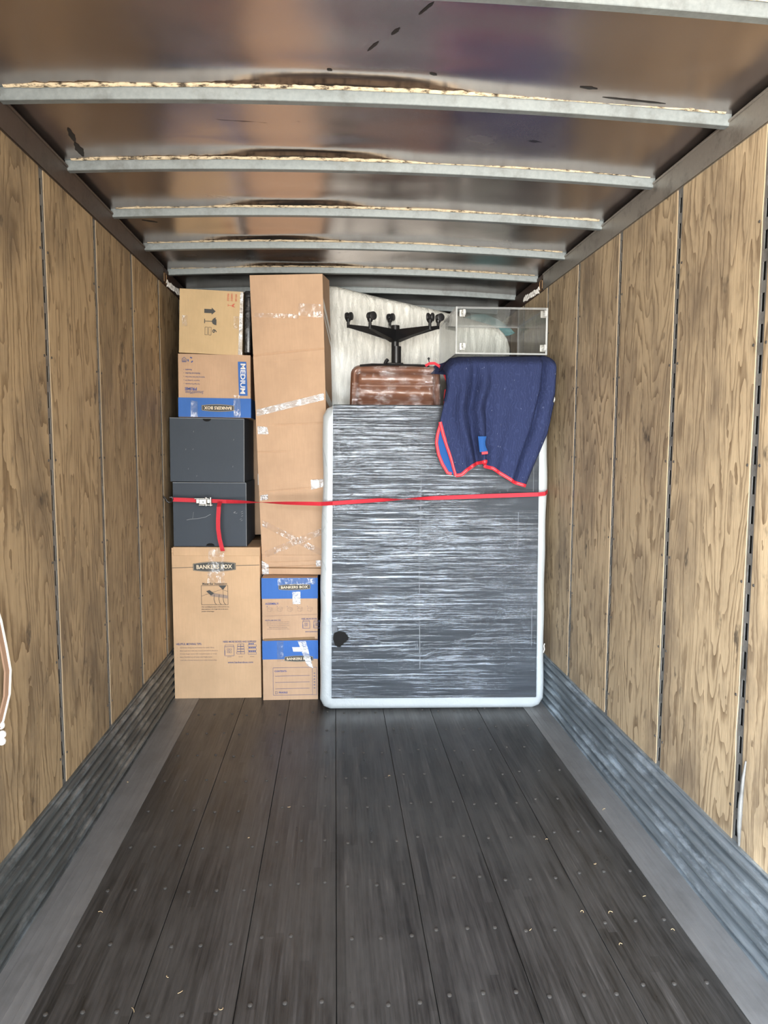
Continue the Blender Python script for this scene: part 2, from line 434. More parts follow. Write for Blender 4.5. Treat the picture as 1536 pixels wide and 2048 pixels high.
# ------------------------------------------------------------------ trailer shell
Y0, Y1 = -1.35, 6.75
POST = {'left': [2.928 + .61 * k for k in range(-6, 7)], 'right': [2.334 + .61 * k for k in range(-5, 8)]}
ZK, ZR = .330, 2.777
BOWS = [1.979 + .61 * k for k in range(-3, 8)]

# floor
fb = MB()
fb.box(-.06, W + .06, Y0, Y1, -.10, -.012, 'back')
for k in range(7):
    fb.box(.188 + .3116 * k + .0012, .188 + .3116 * (k + 1) - .0012, Y0, Y1, -.03, 0, 'floor', .0012, 1)
floor = struct(fb.build('floor'), 'dark laminated hardwood trailer floor in long boards with rows of screws', 'floor')
for side, a, b in (('left', 0, .187), ('right', 2.3705, W)):
    t = MB()
    t.box(a, b, Y0, Y1, -.03, .001, 'strip')
    for q in ((.3, .62, .8) if side == 'left' else (.2, .42, .66)):
        x = a + (b - a) * q
        t.box(x - .0012, x + .0012, Y0, Y1, .001, .0022, 'strip')
    x = b if side == 'left' else a
    t.box(x - .003, x + .003, Y0, Y1, .0005, .003, 'strip')
    struct(t.build('trim_1' if side == 'left' else 'trim_2'), 'grey metal floor strip along the %s wall' % side, 'floor strip')
# screws in rows of three to a board
def screw_bm(b, x, y):
    b.tube([(x, y, -.002), (x, y, .0035), (x, y, .0055)], [.0075, .0075, .004], 'screw', 8)
sc0 = MB(); screw_bm(sc0, 0, 0); sc0 = sc0.build('floor_screw', floor, smooth=True)
spots = []
for row in range(15):
    for k in range(7):
        for q in (-.107, 0, .105):
            x = .188 + .3116 * (k + .5) + q + random.uniform(-.006, .006)
            y = 1.755 + .3055 * row + (.028 if k % 2 == 0 else 0) + random.uniform(-.003, .003)
            if random.random() > .05: spots.append((x, y))
spots = [p for p in spots if p[1] < 4.75]
vis = [p for p in spots if p[1] > 2.0 and abs((p[0] - 1.12) / p[1]) < .62]
vis.sort(key=lambda p: p[1])
for i, (x, y) in enumerate(vis[:95]):
    o = sc0 if i == 0 else sc0.copy()
    if i: COL.objects.link(o)
    o.location = (x, y, 0)
rest = MB()
for x, y in vis[95:]: screw_bm(rest, x, y)
ro = rest.build('far_floor_screws', floor, smooth=True); ro['kind'] = 'stuff'

# side walls
def wall(side):
    L = side == 'left'; sx = 1 if L else -1; X = 0 if L else W
    def bx(b, d0, d1, y0, y1, z0, z1, mat, bev=0):
        xa, xb = X + sx * d0, X + sx * d1
        b.box(min(xa, xb), max(xa, xb), y0, y1, z0, z1, mat, bev, 1)
    b = MB(); bx(b, -.06, -.022, Y0, Y1, -.1, ROOF + .06, 'back')
    root = struct(b.build('wall_' + side), 'plywood lined %s wall of the trailer' % side, 'wall')
    g = .0215
    ps = [Y0 - .02] + POST[side] + [Y1 + .02]
    for y0, y1 in zip(ps[:-1], ps[1:]):
        p = MB(); wd_ = .0035 if L else .005
        n = 24
        # panel with slightly ragged long edges, raw edge colour
        ya, yb = y0 + g, y1 - g
        o1, o2 = random.random() * 50, random.random() * 50
        def edge(z, o): return .0022 * nz(z * 3, o) + .003 * max(0, nz(z * 9, o + 7) - .25) * 4
        zs = [ZK - .02 + (ZR + .03 - ZK + .02) * i / n for i in range(n + 1)]
        rows = []
        for zz in zs:
            a_ = ya + edge(zz, o1); c_ = yb - edge(zz, o2)
            rows.append([p.bm.verts.new(q) for q in ((X + sx * (-.012), a_, zz), (X, a_, zz), (X, c_, zz), (X + sx * (-.012), c_, zz))])
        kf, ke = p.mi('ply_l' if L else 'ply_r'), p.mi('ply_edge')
        for i in range(n):
            for q, mm in ((0, ke), (1, kf), (2, ke), (3, kf)):
                p.bm.faces.new((rows[i][q], rows[i][(q + 1) % 4], rows[i + 1][(q + 1) % 4], rows[i + 1][q])).material_index = mm
        p.build('plywood_panel', root)
    for y in POST[side]:
        if y < 1.6: continue
        p = MB()
        bx(p, -.022, -.020, y - .034, y + .034, .02, ROOF, 'hole')
        sw = .0085
        # two long cheeks and the webs between the slots
        bx(p, -.0055, -.003, y - .0295, y - sw, ZK - .02, ZR + .02, 'post')
        bx(p, -.0055, -.003, y + sw, y + .0295, ZK - .02, ZR + .02, 'post')
        z = ZK - .02; pitch = .1016
        while z < ZR:
            bx(p, -.0055, -.0032, y - sw, y + sw, z, min(z + .040, ZR + .02), 'post'); z += pitch
        p.build('slotted_post', root)
        h = MB()
        zz = .45
        while zz < ZR - .05:
            for dy in (-.036, .036):
                yy = y + dy; q0 = X + sx * 0.0
                h.tube([(q0 - sx * .002, yy, zz), (q0 + sx * .0015, yy, zz + .0), (q0 + sx * .003, yy, zz)], [.0055, .0055, .003], 'screw', 8)
            zz += .406
        h.build('panel_rivets', root)
    # corrugated scuff plate
    k = MB(); nr = 6; prof = []
    for i in range(nr):
        z0 = .012 + i * .0525
        prof += [(.001, z0), (.016, z0 + .005), (.023, z0 + .012), (.027, z0 + .022), (.023, z0 + .032), (.014, z0 + .038), (.001, z0 + .044)]
    prof = [(.022, 0), (.022, .008)] + prof + [(.014, ZK - .006), (.012, ZK), (-.01, ZK)]
    ys = [Y0 + (Y1 - Y0) * i / 240 for i in range(241)]
    rows = []
    for y in ys:
        wv = .0035 * nz(y * 2.2, 3 if L else 9) + .002 * nz(y * 9, 5 if L else 1)
        r2 = []
        for j, (d, z) in enumerate(prof):
            dd = d + wv + (.0016) * nz(y * 3.1, z * 14, 2 if L else 8) if 0 < z < ZK - .001 else d
            zt = z + (.004 * nz(y * 2.5, 1) if z > ZK - .01 else 0)
            r2.append(k.bm.verts.new((X + sx * max(dd, -.01), y, zt)))
        rows.append(r2)
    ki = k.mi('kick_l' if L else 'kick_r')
    for a_, c_ in zip(rows[:-1], rows[1:]):
        for j in range(len(prof) - 1): k.bm.faces.new((a_[j], a_[j + 1], c_[j + 1], c_[j])).material_index = ki
    struct(k.build('baseboard_' + side), 'ribbed steel scuff plate along the foot of the %s wall' % side, 'scuff plate')
    # top rail
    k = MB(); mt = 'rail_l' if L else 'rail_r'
    bx(k, -.022, .012, Y0, 4.86, ZR + .008, ZR + .016, mt)
    bx(k, .004, .011, Y0, 4.86, ZR + .008, 2.888, mt, .002)
    bx(k, -.05, .016, Y0, 4.86, 2.882, 2.892, mt, .002)
    bx(k, -.02, .010, 4.86, Y1, ZR + .006, 2.892, 'rust', .002)
    bx(k, -.0215, -.012, Y0, Y1, ZR - .006, ZR + .008, 'hole')
    root2 = struct(k.build('trim_3' if L else 'trim_4'), '%s top rail of the trailer below the roof' % ('brown painted' if L else 'grey scuffed'), 'top rail')
    k = MB()
    pts = []
    for i in range(60):
        t = i / 59; y = 4.93 + .42 * t
        pts.append((X + sx * (.014 + .004 * math.sin(i * 1.9)), y, 2.800 + .045 * t * .4 + .020 * math.sin(i * 1.5)))
    k.tube(pts, .0035, 'rope', 6)
    k.build('caulk_squiggle', root2, smooth=True)
    k = MB()
    yb_ = 4.872
    for (a_, b_, c_, d_) in ((-.035, .035, 0, .008), (-.035, .035, .062, .07), (-.035, -.027, 0, .07), (.027, .035, 0, .07)):
        bx(k, .010, .014, yb_ + a_ + .035, yb_ + b_ + .035, 2.79 + c_, 2.79 + d_, 'card_dk')
    k.build('rail_bracket', root2)
wall('left'); wall('right')
b = MB(); b.box(-.06, W + .06, Y1, Y1 + .05, -.1, ROOF + .06, 'back')
struct(b.build('wall_front'), 'dark front bulkhead hidden behind the load', 'wall')

# bent conduit at the right wall near the camera
b = MB()
b.tube([(2.522, 2.262, .66), (2.518, 2.266, .60), (2.514, 2.268, .50), (2.518, 2.275, .42), (2.526, 2.283, .345)], [.003, .006, .0085, .008, .004], 'post', 10)
tag(b.build('metal_splice', smooth=True), 'bent shiny metal splice beside the nearest slotted post on the right wall', 'metal piece')

# roof
def arch(x): return .034 * (1 - ((x - W / 2) / (W / 2)) ** 2)
BX = {3: (1.30, .42), 4: (1.18, .34), 5: (1.0, .28), 6: (.92, .24), 7: (.72, .26), 8: (.9, .3), 2: (.9, .45)}
def roof_z(x, y):
    z = ROOF + arch(x)
    for k, (c, s_) in BX.items():
        yb = BOWS[k]
        gx = math.exp(-((x - c) / s_) ** 2)
        if y < yb + .02:
            z += .030 * gx * math.exp(-((y - (yb - .03)) / .055) ** 2)
            z -= .010 * gx * math.exp(-((y - (yb - .17)) / .06) ** 2)
        else:
            z += .006 * gx * math.exp(-((y - (yb + .12)) / .10) ** 2)
    for yb in BOWS:
        t = abs(y - yb)
        z -= .006 * math.exp(-(t / .05) ** 2)
    z += .006 * nz(x * 1.6, y * 1.5, 4) + .0022 * nz(x * 4, y * 5, 1)
    return z
SCUFFS = [((1.365, 2.14), (1.4, 2.082, 0.006)), ((1.294, 2.238), (1.316, 2.203, 0.006)), ((1.227, 2.327), (1.258, 2.275, 0.005)), ((1.101, 2.428), (1.117, 2.439, 0.008)), ((1.435, 2.431), (1.46, 2.445, 0.008)), ((2.048, 2.528), (2.279, 2.539, 0.006)), ((1.949, 2.473), (2.012, 2.478, 0.008)), ((0.12, 2.894), (0.101, 3.023, 0.010)), ((0.099, 3.027), (0.087, 3.154, 0.014)), ((0.103, 3.992), (0.175, 4.036, 0.01))]
b = MB()
b.grid(lambda u, v: (-.03 + u * (W + .06), Y0 + v * (Y1 - Y0), roof_z(-.03 + u * (W + .06), Y0 + v * (Y1 - Y0))), 110, 420, 'roof')
b.box(-.06, W + .06, Y0, Y1, ROOF + .09, ROOF + .11, 'back')
ceil_ = struct(b.build('ceiling', smooth=True, recalc=False), 'dented bare metal roof skin, dull brown reflections', 'ceiling')
for (xa, ya), (xb, yb_, hw_) in SCUFFS:
    b = MB()
    def f(u, v):
        L_ = math.hypot(xb - xa, yb_ - ya) or 1; x = xa + (xb - xa) * u; y = ya + (yb_ - ya) * u; q = hw_ * (v - .5) * 2 * math.sin(PI * min(.97, max(.03, u))) ** .6 * (1 + .5 * nz(u * 5, xa * 9))
        x += -(yb_ - ya) / L_ * q; y += (xb - xa) / L_ * q
        return (x, y, roof_z(x, y) - .0012)
    b.grid(f, 12, 3, 'scuff'); b.build('black_scuff', ceil_, recalc=False)
ordn = ['', '', '', 'nearest', 'second', 'third', 'fourth', 'fifth', 'sixth', 'seventh', 'eighth']
for k, yb in enumerate(BOWS):
    b = MB(); n = 40; th = .036
    prof = [(-.030, .043), (-.030, .041), (-.020, .040), (-.017, .002), (-.015, 0), (.013, 0), (.015, .002), (.018, .040), (.030, .041), (.030, .043)]
    def f(u, v, yb=yb):
        i = min(int(round(v * (len(prof) - 1))), len(prof) - 1); x = .004 + u * (W - .008)
        return (x, yb + prof[i][0], 2.870 + arch(x) * 1.0 + prof[i][1])
    b.grid(f, n, len(prof) - 1, 'bow')
    bow = b.build('trim_%d' % (5 + k), smooth=True)
    struct(bow, 'galvanized roof bow, %s' % ('nearest the open end' if k < 2 else '%s crossbar counted from the top edge of the photo' % ordn[k + 1] if k + 1 < len(ordn) else 'hidden above the load'), 'roof bow')
    if k < 2 or k > 8: continue
    # ragged cream sealant between bow and skin, on the side facing the door
    b = MB(); n = 160; rows = []
    for i in range(n + 1):
        x = .03 + (W - .06) * i / n
        zt = 2.870 + arch(x) + .046; rag = .005 * nz(x * 9, k * 3.1) + .005 * nz(x * 33, k)
        c, s_ = BX.get(k, (1, .3)); gx = math.exp(-((x - c) / s_) ** 2)
        y_ = yb - .021 - .001
        top = zt + .000
        rows.append([b.bm.verts.new(q) for q in ((x, y_ - .002, 2.870 + arch(x) + .036 + rag * .4), (x, y_ - .005 - abs(rag), zt - .008 + rag * .5), (x, y_ - .010 - abs(rag) * 2.5, top - .002 + rag * .3), (x, yb + .0, top + .002))])
    ki = b.mi('seal')
    for a_, c_ in zip(rows[:-1], rows[1:]):
        for j in range(3): b.bm.faces.new((a_[j], a_[j + 1], c_[j + 1], c_[j])).material_index = ki
    b.build('sealant_strip', bow)

# ------------------------------------------------------------------ boxes
def carton(parent, name, w, d, h, mat, crease=(), amp=.0015, seed=0, band=None, flap=True, seam=None, bevel=.003):
    """closed carton body, origin at the middle of its base; front face at y=-d/2 with dents and creases"""
    b = MB(); nu, nv = 26, max(26, int(h / (.0042 if crease else .02)))
    def dep(u, v):
        x, z = u * w, v * h; e = math.sin(PI * u) * math.sin(PI * v)
        y = -d / 2 - amp * (nz(x * 4 + seed, z * 4) * 2) * e ** .5 if e > 0 else -d / 2
        for cz, c0, c1, sl, dpt in crease:
            if c0 <= u <= c1:
                t = (v - cz - sl * (u - .5)) * h
                y += dpt * math.exp(-(t / .0045) ** 2)
        return y
    def corner(u, v):
        x = (u - .5) * w; z = v * h
        return x, z
    k = b.mi(mat)
    front = [[b.bm.verts.new((corner(i / nu, j / nv)[0], dep(i / nu, j / nv), corner(i / nu, j / nv)[1])) for i in range(nu + 1)] for j in range(nv + 1)]
    for j in range(nv):
        for i in range(nu):
            f = b.bm.faces.new((front[j][i], front[j][i + 1], front[j + 1][i + 1], front[j + 1][i]))
            zc = (j + .5) / nv
            f.material_index = k
    back = {}
    def B(i, j):
        if (i, j) not in back: back[(i, j)] = b.bm.verts.new(((i / nu - .5) * w, d / 2, j / nv * h))
        return back[(i, j)]
    for i in range(nu):
        b.bm.faces.new((front[0][i], B(i, 0), B(i + 1, 0), front[0][i + 1])).material_index = k
        b.bm.faces.new((front[nv][i + 1], B(i + 1, nv), B(i, nv), front[nv][i])).material_index = k
    for j in range(nv):
        b.bm.faces.new((front[j + 1][0], B(0, j + 1), B(0, j), front[j][0])).material_index = k
        b.bm.faces.new((front[j][nu], B(nu, j), B(nu, j + 1), front[j + 1][nu])).material_index = k
    b.bm.faces.new([B(0, 0), B(0, nv), B(nu, nv), B(nu, 0)]).material_index = k
    if band:
        z0, z1, bm_ = band; e = .0022
        b.box(-w / 2 - e, w / 2 + e, -d / 2 - e - amp, d / 2, z0, z1, bm_)
    return b.build(name, parent, smooth=True)

def logo(b, cx, cz, w, h, y, rot=0, ring='cream', plate='ink_k'):
    def shape(sw, sh):
        pts = []; n = 14
        for i in range(n + 1):
            t = -1 + 2 * i / n; pts.append((t * sw / 2, sh / 2 * (1 - .32 * t * t)))
        for i in range(n + 1):
            t = 1 - 2 * i / n; pts.append((t * sw / 2, -sh / 2 * (1 - .32 * t * t)))
        ca, sa = math.cos(rot), math.sin(rot)
        return [(cx + p * ca - q * sa, cz + p * sa + q * ca) for p, q in pts]
    g = MB()
    g.poly(shape(w, h), plate, y); g.line(shape(w * .965, h * .9), .0011, ring, y - .0006, True)
    g.text('BANKERS BOX', cx, cz, w * .84, h * .42, 'cream', y - .0008, rot, .022)
    g.build('logo', t)
def prints(parent, d, amp=.0015, name='printed_markings'):
    b = MB(); y = -d / 2 - 2 * amp - .0012
    return b, y
def strip_(parent, name, pts, mat, y, label=None):
    b = MB()
    # a strip with its own crinkles
    (x0, z0), (x1, z1), (x2, z2), (x3, z3) = pts
    def f(u, v):
        x = (1 - u) * ((1 - v) * x0 + v * x3) + u * ((1 - v) * x1 + v * x2)
        z = (1 - u) * ((1 - v) * z0 + v * z3) + u * ((1 - v) * z1 + v * z2)
        return (x, y - .0012 * abs(nz(x * 60, z * 60)), z)
    b.grid(f, 24, 10, mat)
    return b.build(name, parent, recalc=False)

# big carton on the floor, left
w, d, h = .588, .40, 1.043
t = thing('cardboard_box', 'large tan carton on the floor at the left wall, metal bar drawing on its front', 'box', (.3225, 4.835 + d / 2, 0), (0, 0, R(-1.2)))
carton(t, 'carton_body', w, d, h, 'card', crease=[(.972, 0, 1, 0, -.004), (.885, 0, 1, .012, .0012)], amp=.002, seed=3)
b, y = prints(t, d, .002)
X = lambda px: (px - 432) / 182 * w          # carton-front pixels measured once on the photo, scaled to its real width
Z = lambda py: (1397 - py) / 300 * h
b.line([(-w / 2 + .002, Z(1136)), (X(385), Z(1135))], .003, 'ink_k', y); b.line([(X(474), Z(1132)), (w / 2 - .002, Z(1131))], .003, 'ink_k', y)
logo(b, X(429), Z(1134), .285, .068, y, R(.8))
b.text('Metal Bar Installation', X(429), Z(1167.5), .165, .015, 'ink_k', y)
x0, x1, z0, z1 = X(401), X(456), Z(1209), Z(1171)
b.line([(x0, z0), (x1, z0), (x1, z1), (x0, z1)], .0024, 'ink_k', y, True)
b.poly([(X(437), z1 - .001), (X(453), z1 - .001), (X(446), Z(1180))], 'ink_k', y)
b.line([(X(446), Z(1180)), (X(446), Z(1195))], .002, 'ink_k', y)
b.line([(x0, Z(1192)), (X(445), Z(1178))], .0016, 'ink_k', y); b.line([(X(447), Z(1180)), (x1, Z(1183))], .0016, 'ink_k', y)
b.poly([(X(411), Z(1182)), (X(418), Z(1180)), (X(428), Z(1187)), (X(421), Z(1191))], 'ink_k', y)
b.poly([(X(419), Z(1192)), (X(427), Z(1186)), (x1, Z(1191)), (x1, Z(1197)), (X(428), Z(1193))], 'ink_l', y)
for q in (429, 439, 448):
    b.line([(X(q - 1), Z(1189)), (X(q - 2), Z(1198)), (X(q), Z(1206)), (X(q + 3), Z(1208.3))], .003, 'ink_k', y - .0005)
for i, (L_, tx) in enumerate(((.185, 'After assembling the bottom of the wardrobe box,'), (.178, 'place metal bar at the hanger slot on the top so'), (.085, 'position of the hanger'))):
    b.text(tx, X(401) + L_ / 2, Z(1213.5 + 4.5 * i), L_, .0095, 'ink_k', y)
b.text('HELPFUL MOVING TIPS:', X(373), Z(1287), .170, .014, 'ink', y)
for i, (L_, tx) in enumerate(((.23, 'Seal boxes along top and bottom for easier lifting'), (.255, 'Mark each box with the room it should be placed in'), (.25, 'Protect fragile items with crumpled paper or wraps'), (.215, 'Mark FRAGILE on all boxes with fragile items'), (.245, 'Load side of boxes facing forward when transporting'))):
    b.text(tx, X(354) + L_ / 2, Z(1294.5 + 6.3 * i), L_, .0098, 'ink_l', y); b.text('-', X(348.5), Z(1294.5 + 6.3 * i), .004, .0015, 'ink_l', y)
b.text('NEED MORE BOXES AND SUPPLIES?', X(479), Z(1283), .225, .0125, 'ink', y)
def icon_box(cx, cz, s_, y, m_='ink'):
    b.line([(cx - s_, cz - s_), (cx + s_, cz - s_), (cx + s_, cz + s_), (cx - s_, cz + s_)], .0022, m_, y, True)
    b.line([(cx - s_ * .9, cz + s_), (cx - s_ * .9, cz + s_ * 1.35), (cx + s_ * .9, cz + s_ * 1.35), (cx + s_ * .9, cz + s_)], .0016, m_, y)
    for a_ in (-.45, .05):
        for c_ in (-.35, .2): b.line([(cx + s_ * a_, cz + s_ * c_), (cx + s_ * (a_ + .38), cz + s_ * c_), (cx + s_ * (a_ + .38), cz + s_ * (c_ + .35)), (cx + s_ * a_, cz + s_ * (c_ + .35))], .0014, m_, y, True)
    b.line([(cx - s_ * .95, cz - s_ * .8), (cx - s_ * .95, cz + s_ * .2)], .004, m_, y)
icon_box(X(457), Z(1302), .032, y)
for i in range(4):
    zc = Z(1305.5 - 5.2 * i); wd_ = .027 - .002 * i
    for sx_ in (-1, 1): b.line([(X(481), zc - .008), (X(481) + sx_ * wd_, zc - .008), (X(481) + sx_ * wd_, zc + .007), (X(481), zc + .007)], .002, 'ink', y, True)
for i in range(3):
    zc = Z(1306 - 7.5 * i)
    for j in range(4 if i < 2 else 3):
        xx = X(505) + (j - 1.5) * .013
        b.poly([(xx - .006, zc + .012), (xx, zc + .006), (xx + .006, zc + .012), (xx, zc + .018)], 'inkblue', y)
    b.line([(X(505) - .028, zc - .009), (X(505) + .028, zc - .009), (X(505) + .028, zc + .005), (X(505) - .028, zc + .005)], .0018, 'ink', y, True)
for q in (457, 481, 505): b.text('BOXES', X(q), Z(1313.5), .028, .006, 'ink_l', y)
b.text('www.bankersbox.com', X(480), Z(1324.5), .172, .0135, 'ink', y)
b.build('printed_markings', t)
for q in (363, 500): 
    b = MB(); b.line([(X(q), .01), (X(q) + .002, h - .06)], .002, 'card_dk', -d / 2 - .0032); 
    b.bm.free()
strip_(t, 'packing_tape', [(X(414), Z(1166)), (X(450), Z(1166)), (X(449), h - .002), (X(418), h - .002)], 'tape', -d / 2 - .0075)
b = MB(); b.box(-w / 2 + .004, w / 2 - .004, -d / 2 - .004, -d / 2 + .004, h - .055, h + .004, 'card', .002, 1, Matrix.Rotation(R(.4), 4, 'Y'))
b.build('top_flap', t)

# two black cartons
def black_box(loc, w, d, h, rot, lab, notch_top, scratch):
    t = thing('black_box', lab, 'box', loc, rot, None)
    carton(t, 'carton_body', w, d, h, 'blackcard', amp=.0012, seed=9 + h)
    b = MB(); zz = h - .004 if notch_top else .004
    pts = [(.028 * math.cos(a_), zz + (-1 if notch_top else 1) * .018 * math.sin(a_)) for a_ in [PI * i / 12 for i in range(13)]]
    b.poly(pts, 'hole', -d / 2 - .0035); b.build('hand_notch', t)
    b = MB(); b.box(-w / 2, w / 2, -d / 2 - .0028, -d / 2 - .001, h - .003, h, 'chalk'); b.box(w / 2 - .003, w / 2, -d / 2 - .0028, -d / 2 - .001, 0, h, 'chalk')
    if scratch:
        b.line([(-.155, .18), (-.13, .186), (-.08, .19), (-.03, .2), (.005, .22)], .0028, 'chalk', -d / 2 - .0042)
        b.line([(-.115, .19), (-.108, .235)], .0014, 'chalk', -d / 2 - .0042)
        for i in range(9): 
            xx, z_ = .17 + random.uniform(-.02, .04), .2 + random.uniform(-.03, .04); b.line([(xx, z_), (xx + .012, z_ + .006)], .0018, 'chalk', -d / 2 - .0042)
    else:
        for i in range(7):
            xx, z_ = random.uniform(-.2, .2), random.uniform(.02, .4); b.line([(xx, z_), (xx + .003, z_ + .01)], .0016, 'chalk', -d / 2 - .0042)
    b.build('scuff_marks', t)
    return t
black_box((.278, 4.87 + .25, 1.0475), .488, .50, .434, (0, R(.3), 0), 'black box behind the strap, resting on the large tan carton', False, True)
black_box((.269, 4.872 + .25, 1.486), .492, .50, .425, (0, R(.55), R(-.5)), 'upper black box, above the strap and under the blue banded carton', True, False)

# medium carton, upside down
w, d, h = .472, .33, .414
t = thing('moving_box', 'upside down medium moving carton with a blue band, on the black boxes', 'box', (.321, 4.87 + d / 2, 1.916), (0, R(.5), R(1)))
carton(t, 'carton_body', w, d, h, 'card2', seed=21, band=(.001, .128, 'blue'))
b, y = prints(t, d); y -= .002
X = lambda px: (px - 426.5) / 146 * w
Z = lambda py: (833.5 - py) / 126 * h
logo(b, X(433), Z(814.5), .215, .050, y, PI)
b.poly([(X(476), Z(789)), (X(493.5), Z(789)), (X(491), Z(721)), (X(474), Z(721))], 'blue', y)
b.text('MEDIUM', X(484), Z(755), .198, .033, 'white', y - .001, -PI / 2 + R(-1), .022)
b.text('SmoothMove', X(386), Z(784), .118, .021, 'ink', y, PI, 0, .3)
b.text('PRIME', X(378.5), Z(777), .078, .019, 'inkblue', y, PI, .025)
for i, (tx, L_) in enumerate((('Fast Tape-Free Assembly', .092), ('Superior Locking Lid', .092), ('Reinforced Side Walls, Heavy Duty', .125), ('Reinforced Handles', .095), ('Reusable', .042))):
    b.text(tx, X(368) + L_ / 2, Z(767 - 7 * i), L_, .0095, 'ink', y, PI); b.text('.', X(365), Z(766.5 - 7 * i), .004, .004, 'ink', y, PI)
cx, cz = X(378.5), Z(719.5)
for i in range(3):
    a_ = R(120 * i + 90); p = [(cx + .016 * math.cos(a_ + q), cz + .016 * math.sin(a_ + q)) for q in (-.75, -.3, .15)]
    b.line(p, .007, 'inkblue', y)
cx = X(366)
b.line([(cx - .013, cz - .014), (cx + .013, cz - .014), (cx + .013, cz + .006), (cx, cz + .017), (cx - .013, cz + .006)], .003, 'ink', y, True)
b.line([(cx - .01, cz - .008), (cx + .01, cz - .008)], .005, 'ink', y); b.line([(cx - .008, cz + .002), (cx + .008, cz + .002)], .003, 'ink', y)
b.build('printed_markings', t)
strip_(t, 'packing_tape', [(X(378), .002), (X(392), .002), (X(392), .105), (X(378), .11)], 'tape', y - .002)
strip_(t, 'packing_tape', [(X(465), .002), (X(480), .002), (X(478), .15), (X(465), .15)], 'tape', y - .002)

# top carton, lying on its side
w, d, h = .412, .40, .414
t = thing('cardboard_box', 'yellowish carton with an arrow and wine glass symbol, topmost of the left stack', 'box', (.300, 4.875 + d / 2, 2.3335), (0, R(2.0), R(.6)))
carton(t, 'carton_body', w, d, h, 'card_y', seed=31)
b, y = prints(t, d)
X = lambda px: (px - 415) / 129 * w
Z = lambda py: (706 - py) / 130 * h
b.poly([(X(401), Z(614.8)), (X(416), Z(614.8)), (X(416), Z(611.5)), (X(424), Z(618.8)), (X(416), Z(626)), (X(416), Z(623)), (X(401), Z(623))], 'ink_k', y)
b.line([(X(402), Z(635)), (X(402), Z(644))], .005, 'ink_k', y); b.line([(X(402), Z(639.5)), (X(417), Z(639.5))], .004, 'ink_k', y)
gl = [(X(416), Z(639.5))] + [(X(416) + .031 * math.sin(a_), Z(639.5) + .026 * math.cos(a_) * -1 if False else Z(639.5) + .0) for a_ in []]
b.poly([(X(416.5), Z(639.5)), (X(418), Z(635.5)), (X(422), Z(632)), (X(425.5), Z(631.3)), (X(423.5), Z(634)), (X(426), Z(635.5)), (X(426), Z(647)), (X(421), Z(645.8)), (X(418), Z(643.5))], 'ink_k', y)
for q in (403, 410.5): b.line([(X(q), Z(651.5)), (X(q + 5), Z(651.5)), (X(q + 5), Z(667.5)), (X(q), Z(667.5))], .002, 'ink_k', y, True)
b.text('6', X(422.5), Z(659), .024, .030, 'ink_k', y, -PI / 2)
for q, tx in ((449, 'FRAGILE'), (456.5, 'HANDLE'), (465, 'WITH CARE')): b.text(tx, X(q), Z(589), .048, .013, 'redink', y, -PI / 2)
b.poly([(X(456), Z(605.5)), (X(459), Z(602)), (X(463), Z(601)), (X(460), Z(606)), (X(464), Z(609)), (X(458), Z(608))], 'redink', y); b.line([(X(449), Z(605)), (X(457), Z(605.5))], .003, 'redink', y); b.line([(X(449), Z(602.5)), (X(449), Z(607.5))], .003, 'redink', y)
b.build('printed_markings', t)
strip_(t, 'packing_tape', [(X(356), Z(652)), (X(367), Z(652)), (X(367), Z(630)), (X(356), Z(630))], 'tape', y - .001)
strip_(t, 'packing_tape', [(X(461), Z(652)), (w / 2 - .002, Z(652)), (w / 2 - .002, Z(627)), (X(461), Z(627))], 'tape', y - .001)
strip_(t, 'edge_tape', [(w / 2 - .026, .004), (w / 2 + .001, .004), (w / 2 + .001, h - .004), (w / 2 - .018, h - .004)], 'tape_w', y - .001)

t = thing('wrapped_bundle', 'black plastic wrapped bundle squeezed between the topmost left carton and the tall carton', 'bundle', (.536, 5.02, 2.34))
b = MB(); b.box(-.018, .030, -.14, .14, 0, .41, 'blackbag', .012, 3, Matrix.Rotation(R(1.5), 4, 'Y')); b.build('plastic_wrap', t, smooth=True)

# tall carton leaning forward
w, d, h = .468, .32, 1.975
t = thing('tall_box', 'very tall taped cardboard carton reaching up to the roof', 'box', (0, 0, 0))
bl_, br_, tl_ = Vector((.624, 4.905, .846)), Vector((1.087, 4.845, .850)), Vector((.567, 4.72, 2.845))
ex = (br_ - bl_).normalized(); ez = (tl_ - bl_); ez = (ez - ex * ez.dot(ex)).normalized(); ey = ez.cross(ex)
mt = Matrix((ex, ey, ez)).transposed().to_4x4(); mt.translation = (bl_ + br_) / 2 + ey * d / 2
t.matrix_world = mt
carton(t, 'carton_body', w, d, h, 'card2', amp=.0025, seed=41, crease=[(.757, 0, 1, .020, .006), (.728, .1, .8, .01, .002), (.845, 0, .6, -.01, .0015), (.520, .2, 1, .008, .004), (.430, 0, .45, .006, .004), (.300, 0, .75, .02, .005), (.285, .45, .8, .18, .003), (.067, 0, 1, .0, .004), (.028, 0, 1, .012, .008), (.045, .1, .9, .01, .004), (.865, 0, 1, -.006, .002)])
y = -d / 2 - .0085
U = lambda u: (u - .5) * w
strip_(t, 'packing_tape', [(U(.66), .872 * h), (U(.995), .862 * h), (U(.995), .905 * h), (U(.66), .910 * h)], 'tape', y)
strip_(t, 'packing_tape', [(U(.05), .868 * h), (U(.66), .862 * h), (U(.66), .876 * h), (U(.05), .882 * h)], 'tape', y)
strip_(t, 'packing_tape', [(U(.02), .548 * h), (U(.98), .600 * h), (U(.98), .622 * h), (U(.02), .570 * h)], 'tape_w', y)
strip_(t, 'packing_tape', [(U(.02), .488 * h), (U(.18), .488 * h), (U(.16), .512 * h), (U(.02), .515 * h)], 'tape_w', y)
